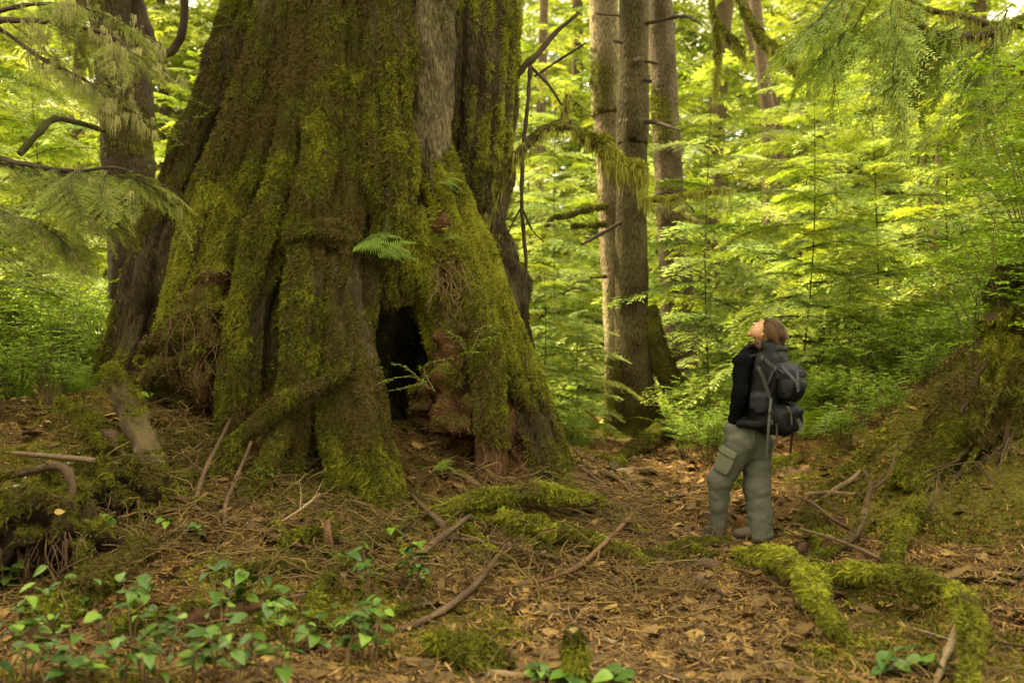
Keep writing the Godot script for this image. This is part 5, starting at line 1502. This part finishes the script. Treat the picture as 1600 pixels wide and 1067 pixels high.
# ---- the hiker ----
# One closed surface round a set of tapered bones, joined smoothly (surface nets on a grid).
func nets(bones: Array, soft: float, cell: float, fold: float, ff: Vector3, tone: Callable, cut: Callable) -> MB:
	var lo := Vector3.INF
	var hi := -Vector3.INF
	for b in bones:
		var r: float = maxf(b[2], b[3])
		for p in [b[0], b[1]]:
			lo = lo.min(p - Vector3.ONE * (r + 0.03))
			hi = hi.max(p + Vector3.ONE * (r + 0.03))
	var nx := int((hi.x - lo.x) / cell) + 2
	var ny := int((hi.y - lo.y) / cell) + 2
	var nzz := int((hi.z - lo.z) / cell) + 2
	var f := PackedFloat32Array()
	f.resize(nx * ny * nzz)
	f.fill(1.0)
	for b in bones:
		var pa: Vector3 = b[0]
		var pb: Vector3 = b[1]
		var ra: float = b[2]
		var rb: float = b[3]
		var r := maxf(ra, rb) + soft + cell * 2.0
		var l := ((pa.min(pb) - Vector3.ONE * r - lo) / cell).floor().max(Vector3.ZERO)
		var h := ((pa.max(pb) + Vector3.ONE * r - lo) / cell).ceil().min(Vector3(nx - 1, ny - 1, nzz - 1))
		var ab := pb - pa
		var sf: float = b[4] if b.size() > 4 else soft
		var ll := maxf(ab.length_squared(), 1e-8)
		for k in range(int(l.z), int(h.z) + 1):
			for j in range(int(l.y), int(h.y) + 1):
				var row := (k * ny + j) * nx
				for i in range(int(l.x), int(h.x) + 1):
					var p := lo + Vector3(i, j, k) * cell
					var t := clampf((p - pa).dot(ab) / ll, 0.0, 1.0)
					var d := p.distance_to(pa + ab * t) - lerpf(ra, rb, t)
					var e := f[row + i]
					var q := maxf(sf - absf(d - e), 0.0) / sf
					f[row + i] = minf(d, e) - q * q * sf * 0.25
	for k in nzz:
		for j in ny:
			for i in nx:
				var id := (k * ny + j) * nx + i
				if absf(f[id]) < 0.08:
					var p := lo + Vector3(i, j, k) * cell
					if fold > 0.0:
						f[id] += fold * (0.5 - 2.2 * absf(nz.get_noise_3dv(p * ff)) + 0.6 * nz.get_noise_3dv(p * ff * 0.45))
					if true:
						f[id] = maxf(f[id], cut.call(p))
	var mb := MB.new()
	var at_ := {}
	var sy := nx
	var sz := nx * ny
	var corner := [0, 1, sy, sy + 1, sz, sz + 1, sz + sy, sz + sy + 1]
	for k in nzz - 1:
		for j in ny - 1:
			for i in nx - 1:
				var id := k * sz + j * sy + i
				var a := f[id]
				var n_in := 0
				for c in corner:
					if f[id + c] < 0.0:
						n_in += 1
				if n_in == 0 or n_in == 8:
					continue
				var s := Vector3.ZERO
				var m := 0
				for c in 8:
					var p0 := Vector3(c & 1, (c >> 1) & 1, c >> 2)
					for ax in 3:
						if c & (1 << ax):
							continue
						var c2 := c | (1 << ax)
						var u := f[id + corner[c]]
						var w := f[id + corner[c2]]
						if (u < 0.0) != (w < 0.0):
							var p1 := Vector3(c2 & 1, (c2 >> 1) & 1, c2 >> 2)
							s += p0.lerp(p1, u / (u - w))
							m += 1
				var p := lo + (Vector3(i, j, k) + s / m) * cell
				at_[id] = mb.v.size()
				mb.v.append(p)
				mb.c.append(tone.call(p))
				var g := Vector3(f[id + 1] - a, f[id + sy] - a, f[id + sz] - a)
				g += Vector3(f[id + sz + sy + 1] - f[id + sz + sy], f[id + sz + sy + 1] - f[id + sz + 1], f[id + sz + sy + 1] - f[id + sy + 1])
				mb.n.append(g.normalized() if g.length() > 1e-9 else Vector3.UP)
	for id in at_:
		for ax in 3:
			var st: int = [1, sy, sz][ax]
			var u: int = [sy, sz, 1][ax]
			var w: int = [sz, 1, sy][ax]
			if id + st >= f.size() or (f[id] < 0.0) == (f[id + st] < 0.0):
				continue
			if not (at_.has(id - u) and at_.has(id - w) and at_.has(id - u - w)):
				continue
			var q := [at_[id], at_[id - u], at_[id - u - w], at_[id - w]]
			if f[id] >= 0.0:
				mb.ix.append_array([q[0], q[1], q[2], q[0], q[2], q[3]])
			else:
				mb.ix.append_array([q[0], q[2], q[1], q[0], q[3], q[2]])
	return mb

func bone(a: Array, b: Array, ra: float, rb: float, foot: Vector3) -> Array:
	return [at(a[0], a[1], a[2]) - foot, at(b[0], b[1], b[2]) - foot, ra, rb]

# A soft stuffed shape: a rounded box with slightly slack sides.
func pad(c: Vector3, b: Basis, half: Vector3, sq: float, slack: float, col: Color) -> MB:
	var mb := MB.new()
	var nu := 36
	var nv := 22
	for j in nv + 1:
		var v := -PI / 2 + PI * j / nv
		for i in nu:
			var u := TAU * i / nu
			var q := Vector3(sg(cos(v), sq) * sg(cos(u), sq), sg(sin(v), sq), sg(cos(v), sq) * sg(sin(u), sq)) * half
			var p := c + b * q
			p += b * (q / half).normalized() * slack * (nz.get_noise_3dv(p * 900.0) + 0.5 * nz.get_noise_3dv(p * 2100.0))
			mb.v.append(p)
			mb.c.append(col)
	for j in nv + 1:
		for i in nu:
			var a := mb.v[j * nu + (i + 1) % nu] - mb.v[j * nu + (i + nu - 1) % nu]
			var d := mb.v[mini(j + 1, nv) * nu + i] - mb.v[maxi(j - 1, 0) * nu + i]
			var n := d.cross(a)
			if n.length() < 1e-10 or j == 0 or j == nv:
				n = b.y * (1.0 if j > nv / 2 else -1.0)
			mb.n.append(n.normalized() if n.dot(mb.v[j * nu + i] - c) > 0.0 else -n.normalized())
	for j in nv:
		for i in nu:
			var a := j * nu + i
			var e := j * nu + (i + 1) % nu
			var fn := (mb.v[a + nu] - mb.v[a]).cross(mb.v[e] - mb.v[a])
			if fn.dot(mb.n[a]) > 0.0:
				mb.ix.append_array([a, e, a + nu, e, e + nu, a + nu])
			else:
				mb.ix.append_array([a, a + nu, e, e, a + nu, e + nu])
	return mb

func sg(x: float, e: float) -> float:
	return signf(x) * pow(absf(x), e)

func strap(pts: Array, wide: float, thick: float, side: Vector3, col: Color) -> MB:
	var mb := MB.new()
	var n := 16
	for i in n + 1:
		var t := float(i) / n
		var p: Vector3 = cat(pts, t)
		var q: Vector3 = cat(pts, minf(t + 0.03, 1.0))
		var r: Vector3 = cat(pts, maxf(t - 0.03, 0.0))
		var tg := (q - r).normalized()
		var s := (side - tg * side.dot(tg)).normalized() * wide * 0.5
		var u := tg.cross(s).normalized() * thick * 0.5
		for k in [[1, 1], [1, -1], [-1, -1], [-1, 1]]:
			mb.v.append(p + s * k[0] + u * k[1])
			mb.c.append(col)
	for i in n:
		for k in 4:
			var a := i * 4 + k
			var b := i * 4 + (k + 1) % 4
			mb.ix.append_array([a, b, a + 4, b, b + 4, a + 4])
	return mb

func build_hiker() -> void:
	var foot := Vector3(1.77, ground(1.77, 6.9), -6.9)
	var t := thing("person", "hiker in black fleece and grey-green cargo trousers gazing up, hand in pocket", "person", foot)
	var cloth_n := noise_tex(0.12, 9, Color(0.78, 0.78, 0.78), Color(1, 1, 1), 3, 256)
	var cloth_h := noise_tex(0.2, 10, Color.BLACK, Color.WHITE, 3, 256)
	var trouser := mat("trouser_cloth", 0.85, 0.25)
	grain(trouser, cloth_n, cloth_h, 0.12, Vector3(9, 9, 9))
	var fleece := mat("fleece", 0.95, 0.15)
	grain(fleece, cloth_n, cloth_h, 0.3, Vector3(12, 12, 12))
	var skin := mat("skin", 0.5, 0.4)
	skin.subsurf_scatter_enabled = true
	skin.subsurf_scatter_strength = 0.15
	var hairm := mat("hair", 0.55, 0.3)
	var leather := mat("boot_leather", 0.7, 0.35)
	var none := func(_p: Vector3) -> float: return -9.0
	# head and neck
	var h := Vector3(-0.9, 0, -0.43).normalized()
	var fd := (h * 0.67 + Vector3.UP * 0.742).normalized()
	var ud := (h * -0.742 + Vector3.UP * 0.67).normalized()
	var sd := ud.cross(fd)
	var hc := at(1196, 518, 6.88) - foot
	var L := func(s: float, u: float, f: float) -> Vector3: return hc + sd * s + ud * u + fd * f
	var head := [
		[L.call(0, 0.025, -0.02), L.call(0, 0.03, -0.03), 0.084, 0.084], [L.call(0, 0.01, 0.01), L.call(0, -0.03, 0.02), 0.066, 0.058], [L.call(0.022, -0.05, 0.03), L.call(-0.022, -0.05, 0.03), 0.04, 0.04],
		[L.call(0, -0.085, 0.056), L.call(0, -0.094, 0.062), 0.022, 0.018], [L.call(0.03, -0.02, 0.048), L.call(0.034, -0.03, 0.042), 0.026, 0.024], [L.call(-0.03, -0.02, 0.048), L.call(-0.034, -0.03, 0.042), 0.026, 0.024],
		[L.call(0, -0.055, 0.058), L.call(0, -0.05, 0.062), 0.022, 0.02], [bone([1188, 552, 6.9], [1188, 540, 6.9], 0.055, 0.052, foot)[0], L.call(0, -0.05, -0.03), 0.056, 0.05],
		[L.call(0.028, 0.022, 0.052), L.call(-0.028, 0.022, 0.052), 0.022, 0.022],
	]
	var tone := func(p: Vector3) -> Color:
		var q := p - hc
		var s := q.dot(sd)
		var u := q.dot(ud)
		var f := q.dot(fd)
		var c := Color(0.42, 0.22, 0.125)
		if f > 0.05 and absf(u + 0.058) < 0.007 and absf(s) < 0.022:
			return Color(0.42, 0.15, 0.11)
		if f > 0.03 and absf(u - 0.034) < 0.004 and absf(absf(s) - 0.03) < 0.016:
			return Color(0.10, 0.06, 0.04)
		return c
	# finer features: nose, lips, eyelids
	head.append([L.call(0, 0.008, 0.070), L.call(0, -0.022, 0.098), 0.007, 0.0105, 0.012])
	head.append([L.call(0.01, -0.026, 0.074), L.call(-0.01, -0.026, 0.078), 0.009, 0.009, 0.008])
	head.append([L.call(0.014, -0.052, 0.074), L.call(-0.014, -0.052, 0.080), 0.006, 0.006, 0.005])
	head.append([L.call(0.012, -0.064, 0.073), L.call(-0.012, -0.065, 0.078), 0.0065, 0.0065, 0.005])
	var mb := nets(head, 0.02, 0.0055, 0.0, Vector3.ONE, tone, none)
	part("head", mb.mesh(), skin, t)
	for s in [-1.0, 1.0]:
		var e := pad(L.call(0.03 * s, 0.014, 0.062), Basis(sd, ud, fd), Vector3(0.013, 0.006, 0.008), 1.0, 0.0, Color(0.5, 0.48, 0.45))
		var eye := part("eye", e.mesh(), skin, t)
		part("iris", pad(L.call(0.03 * s, 0.014, 0.067), Basis(sd, ud, fd), Vector3(0.005, 0.005, 0.004), 1.0, 0.0, Color(0.04, 0.025, 0.015)).mesh(), skin, eye)
		part("ear", nets([[L.call(0.078 * s, 0.0, -0.02), L.call(0.08 * s, -0.03, -0.012), 0.014, 0.01]], 0.01, 0.005, 0.0, Vector3.ONE, tone, none).mesh(), skin, t)
	# hair, swept back and falling down the neck
	var hb := [
		[L.call(0, 0.035, -0.035), L.call(0, 0.03, -0.05), 0.098, 0.095], [L.call(0.04, 0.0, -0.03), L.call(0.035, -0.04, -0.05), 0.06, 0.05], [L.call(-0.04, 0.0, -0.03), L.call(-0.035, -0.04, -0.05), 0.06, 0.05],
		[L.call(0, 0.03, -0.08), bone([1214, 545, 6.88], [1214, 545, 6.88], 0, 0, foot)[0], 0.07, 0.05], [L.call(0.055, -0.01, -0.02), bone([1186, 542, 6.78], [1186, 542, 6.78], 0, 0, foot)[0], 0.034, 0.022],
	]
	var htone := func(p: Vector3) -> Color:
		var q := p - hc
		var k := nf.get_noise_3d(q.dot(sd) * 900.0, q.dot(ud) * 120.0, q.dot(fd) * 240.0)
		return Color(0.030, 0.014, 0.007).lerp(Color(0.10, 0.052, 0.024), clampf(0.45 + k * 1.3, 0, 1))
	var hcut := func(p: Vector3) -> float:
		var q := p - hc
		if q.dot(ud) < -0.055:
			return -1.0
		return (q.dot(fd) - 1.25 * q.dot(ud) + 0.008) * 0.62
	mb = nets(hb, 0.025, 0.006, 0.005, Vector3(1500, 420, 1500), htone, hcut)
	var hair := part("hair", mb.mesh(), hairm, t)
	var down := -(ud * 0.6 + fd * 0.8)
	for i in 96:       # locks combed back from the hairline, hanging behind, some falling past the ear to the collar
		var st := MB.new()
		var a := lerpf(-1.9, 1.9, (i + rng.randf()) / 96.0)
		var w := rr(0.0035, 0.0065)
		var u0 := 0.015 + 0.06 * cos(a)
		var pts := [L.call(0.082 * sin(a), u0, minf(1.25 * u0 + 0.004, 0.075) - 0.01), L.call(0.104 * sin(a), 0.035 + 0.085 * cos(a), 0.005), L.call(0.108 * sin(a), 0.03 + 0.075 * cos(a), -0.06), L.call(0.085 * sin(a), 0.015 + 0.03 * cos(a), -0.125)]
		pts.append(pts[3] + down * rr(0.04, 0.08) + rdir() * 0.012)
		if a > 0.7 and i % 2 == 0:
			pts = [L.call(0.085, 0.03 + rr(-0.03, 0.02), 0.0), L.call(0.096, 0.0 + rr(-0.01, 0.02), -0.03), L.call(0.088, -0.045, -0.05 + rr(-0.015, 0.015)), at(rr(1178, 1192), rr(531, 536), 6.79) - foot, at(rr(1164, 1188), rr(537, 543), 6.775 + rr(-0.01, 0.01)) - foot]
		tube(st, pts, [w * 0.5, w, w * 1.1, w, w * 0.3], 6, 16, {"c0": Color(0.026, 0.012, 0.006), "c1": Color(0.075, 0.038, 0.017) * rr(0.6, 1.3), "lump": 0.1})
		part("lock", st.mesh(), hairm, hair)
	# fleece jacket
	var j := [
		bone([1180, 566, 6.9], [1178, 605, 6.9], 0.125, 0.13, foot), bone([1178, 605, 6.9], [1174, 664, 6.9], 0.13, 0.135, foot), bone([1164, 565, 6.79], [1194, 561, 7.0], 0.068, 0.068, foot),
		bone([1160, 568, 6.77], [1156, 615, 6.73], 0.062, 0.056, foot), bone([1156, 615, 6.73], [1147, 656, 6.78], 0.054, 0.044, foot),
		bone([1196, 566, 7.02], [1188, 620, 7.12], 0.06, 0.054, foot), bone([1188, 620, 7.12], [1164, 655, 7.12], 0.052, 0.044, foot),
		bone([1180, 552, 6.9], [1186, 545, 6.9], 0.075, 0.062, foot), bone([1168, 549, 6.83], [1176, 541, 6.84], 0.03, 0.024, foot),
	]
	var jt := func(_p: Vector3) -> Color: return Color(0.006, 0.005, 0.005)
	mb = nets(j, 0.04, 0.011, 0.012, Vector3(700, 500, 700), jt, none)
	part("fleece_jacket", mb.mesh(), fleece, t)
	# trousers
	var tr := [
		bone([1168, 670, 6.87], [1176, 692, 6.9], 0.132, 0.13, foot), bone([1158, 690, 6.83], [1127, 750, 6.88], 0.118, 0.088, foot), bone([1124, 750, 6.88], [1123, 822, 6.95], 0.082, 0.062, foot),
		bone([1184, 695, 6.92], [1182, 760, 6.9], 0.108, 0.097, foot), bone([1183, 760, 6.9], [1189, 836, 6.87], 0.094, 0.09, foot), bone([1142, 668, 6.8], [1146, 690, 6.79], 0.052, 0.05, foot),
	]
	var tt := func(p: Vector3) -> Color:
		var k := nz.get_noise_3dv(p * 500.0) * 0.15
		return Color(0.105, 0.106, 0.079) * (1.0 + k)
	var hem_l := at(1123, 826, 6.95).y - foot.y
	var hem_r := at(1189, 846, 6.87).y - foot.y
	var split := at(1150, 800, 6.9).x - foot.x
	var hem := func(p: Vector3) -> float: return (hem_l if p.x < split else hem_r) - p.y
	mb = nets(tr, 0.035, 0.0085, 0.0055, Vector3(460, 700, 460), tt, hem)
	var pants := part("trousers", mb.mesh(), trouser, t)
	# cargo pocket on the near thigh, back pocket
	var th := (at(1127, 750, 6.88) - at(1158, 690, 6.83)).normalized()
	var outw := (Vector3(-0.55, 0.1, 0.8) - th * Vector3(-0.55, 0.1, 0.8).dot(th)).normalized()
	var pb := Basis(th.cross(outw).normalized(), -th, outw).orthonormalized()
	part("cargo_pocket", pad(at(1133, 722, 6.78) - foot, pb, Vector3(0.065, 0.085, 0.022), 0.45, 0.004, Color(0.115, 0.116, 0.077)).mesh(), trouser, pants)
	part("pocket_flap", pad(at(1138, 707, 6.765) - foot, pb, Vector3(0.07, 0.028, 0.024), 0.4, 0.003, Color(0.125, 0.126, 0.084)).mesh(), trouser, pants)
	part("back_pocket", pad(at(1168, 683, 6.755) - foot, Basis(Vector3.UP, -0.35), Vector3(0.055, 0.05, 0.012), 0.4, 0.002, Color(0.115, 0.116, 0.077)).mesh(), trouser, pants)
	# boots
	var bt := func(p: Vector3) -> Color: return Color(0.012, 0.011, 0.010) if p.y < 0.022 else Color(0.055, 0.04, 0.03)
	var gl := ground(at(1123, 0, 6.95).x, 6.97) - foot.y
	var fl := Vector3(at(1123, 0, 6.95).x - foot.x, gl, -6.93 - foot.z)
	var fwd := Vector3(-0.25, 0, -0.97)
	mb = nets([[fl + Vector3(0, 0.05, 0), fl + fwd * 0.10 + Vector3(0, 0.045, 0), 0.045, 0.044], [fl + fwd * 0.1 + Vector3(0, 0.042, 0), fl + fwd * 0.2 + Vector3(0, 0.035, 0), 0.042, 0.034], [fl + Vector3(0, 0.05, 0), fl + Vector3(0, 0.13, 0), 0.046, 0.048]], 0.02, 0.008, 0.0, Vector3.ONE, bt, func(p: Vector3) -> float: return gl + 0.002 - p.y)
	part("boot", mb.mesh(), leather, t)
	var gr := ground(at(1190, 0, 6.87).x, 6.87) - foot.y
	var fr := Vector3(at(1194, 0, 6.87).x - foot.x, gr, -6.85 - foot.z)
	fwd = Vector3(-0.92, 0, -0.2).normalized()
	mb = nets([[fr + Vector3(0, 0.05, 0), fr + fwd * 0.10 + Vector3(0, 0.045, 0), 0.046, 0.044], [fr + fwd * 0.1 + Vector3(0, 0.042, 0), fr + fwd * 0.19 + Vector3(0, 0.036, 0), 0.042, 0.035], [fr + Vector3(0, 0.05, 0), fr + Vector3(0, 0.13, 0), 0.046, 0.048]], 0.02, 0.008, 0.0, Vector3.ONE, bt, func(p: Vector3) -> float: return gr + 0.002 - p.y)
	part("boot", mb.mesh(), leather, t)
	# the backpack
	var back := Vector3(0.75, 0, 0.65).normalized()
	var pk := thing("backpack", "large black trekking backpack with grey straps, worn by the hiker", "backpack", foot)
	var side := Vector3.UP.cross(back)        # towards the hiker's right
	var B := Basis(side, Vector3.UP, back)
	var lean := B * Basis(Vector3.RIGHT, 0.12)
	var nylon := mat("pack_nylon", 0.6, 0.3)
	grain(nylon, cloth_n, cloth_h, 0.15, Vector3(7, 7, 7))
	var web := mat("webbing", 0.75, 0.3)
	var plastic := mat("buckle_plastic", 0.4, 0.5)
	var black := Color(0.0055, 0.006, 0.007)
	var grey := Color(0.012, 0.013, 0.016)
	part("main_bag", pad(at(1203, 612, 6.78) - foot, lean, Vector3(0.155, 0.30, 0.115), 0.55, 0.02, black).mesh(), nylon, pk)
	part("lower_bag", pad(at(1217, 653, 6.72) - foot, lean, Vector3(0.165, 0.115, 0.14), 0.6, 0.024, black).mesh(), nylon, pk)
	part("hood", pad(at(1207, 552, 6.82) - foot, lean, Vector3(0.11, 0.095, 0.085), 0.7, 0.024, Color(0.004, 0.004, 0.005)).mesh(), nylon, pk)
	part("lid", pad(at(1229, 583, 6.70) - foot, lean * Basis(Vector3.RIGHT, 0.35), Vector3(0.14, 0.075, 0.115), 0.65, 0.018, grey).mesh(), nylon, pk)
	part("front_pouch", pad(at(1236, 606, 6.65) - foot, lean * Basis(Vector3.RIGHT, 0.2), Vector3(0.12, 0.095, 0.085), 0.7, 0.016, black).mesh(), nylon, pk)
	part("side_pocket", pad(at(1188, 628, 6.645) - foot, B * Basis(Vector3.UP, 0.2), Vector3(0.05, 0.08, 0.07), 0.6, 0.014, grey).mesh(), nylon, pk)
	part("hip_belt", pad(at(1180, 661, 6.77) - foot, B, Vector3(0.13, 0.04, 0.12), 0.6, 0.008, black).mesh(), nylon, pk)
	var sv := Vector3(0.6, 0.1, 0.75)
	var P := func(px: float, py: float, d: float) -> Vector3: return at(px, py, d) - foot
	for s in [
		[[P.call(1162, 562, 6.745), P.call(1174, 556, 6.755), P.call(1186, 556, 6.745), P.call(1196, 563, 6.71)], 0.055, 0.012, Color(0.008, 0.008, 0.009), "shoulder_strap"],
		[[P.call(1190, 556, 6.66), P.call(1200, 566, 6.62), P.call(1213, 577, 6.58), P.call(1224, 584, 6.56)], 0.026, 0.005, Color(0.042, 0.040, 0.036), "strap"],
		[[P.call(1183, 572, 6.64), P.call(1192, 588, 6.6), P.call(1198, 606, 6.585), P.call(1203, 622, 6.57)], 0.028, 0.005, Color(0.032, 0.032, 0.029), "strap"],
		[[P.call(1205, 622, 6.56), P.call(1203, 645, 6.545), P.call(1201, 670, 6.55), P.call(1198, 714, 6.62)], 0.02, 0.004, Color(0.067, 0.063, 0.055), "strap"],
		[[P.call(1213, 662, 6.56), P.call(1214, 680, 6.57), P.call(1208, 702, 6.6)], 0.012, 0.003, Color(0.059, 0.055, 0.050), "strap"],
		[[P.call(1230, 634, 6.55), P.call(1236, 648, 6.545), P.call(1237, 664, 6.56)], 0.014, 0.004, Color(0.067, 0.063, 0.059), "strap"],
		[[P.call(1240, 674, 6.6), P.call(1237, 690, 6.62), P.call(1235, 708, 6.63)], 0.018, 0.004, Color(0.021, 0.015, 0.011), "strap"],
		[[P.call(1222, 572, 6.58), P.call(1238, 590, 6.53), P.call(1246, 600, 6.52), P.call(1247, 612, 6.53)], 0.018, 0.004, Color(0.084, 0.092, 0.105), "strap"],
		[[P.call(1246, 580, 6.56), P.call(1247, 594, 6.53), P.call(1250, 608, 6.54)], 0.014, 0.004, Color(0.059, 0.067, 0.080), "strap"],
		[[P.call(1200, 600, 6.60), P.call(1206, 585, 6.6), P.call(1212, 572, 6.62)], 0.02, 0.004, Color(0.025, 0.025, 0.025), "strap"],
	]:
		part(s[4], strap(s[0], s[1], s[2], sv, s[3]).mesh(), web, pk)
	for s in [[1191, 560, 6.64], [1203, 643, 6.54], [1212, 576, 6.57], [1187, 577, 6.63], [1246, 603, 6.52], [1206, 660, 6.55]]:
		part("buckle", pad(P.call(s[0], s[1], s[2]), B, Vector3(0.012, 0.017, 0.007), 0.4, 0.0, Color(0.042, 0.042, 0.040)).mesh(), plastic, pk)
	part("loose_tab", strap([P.call(1246, 655, 6.58), P.call(1251, 664, 6.57), P.call(1252, 674, 6.57)], 0.03, 0.004, sv, Color(0.092, 0.084, 0.080)).mesh(), web, pk)
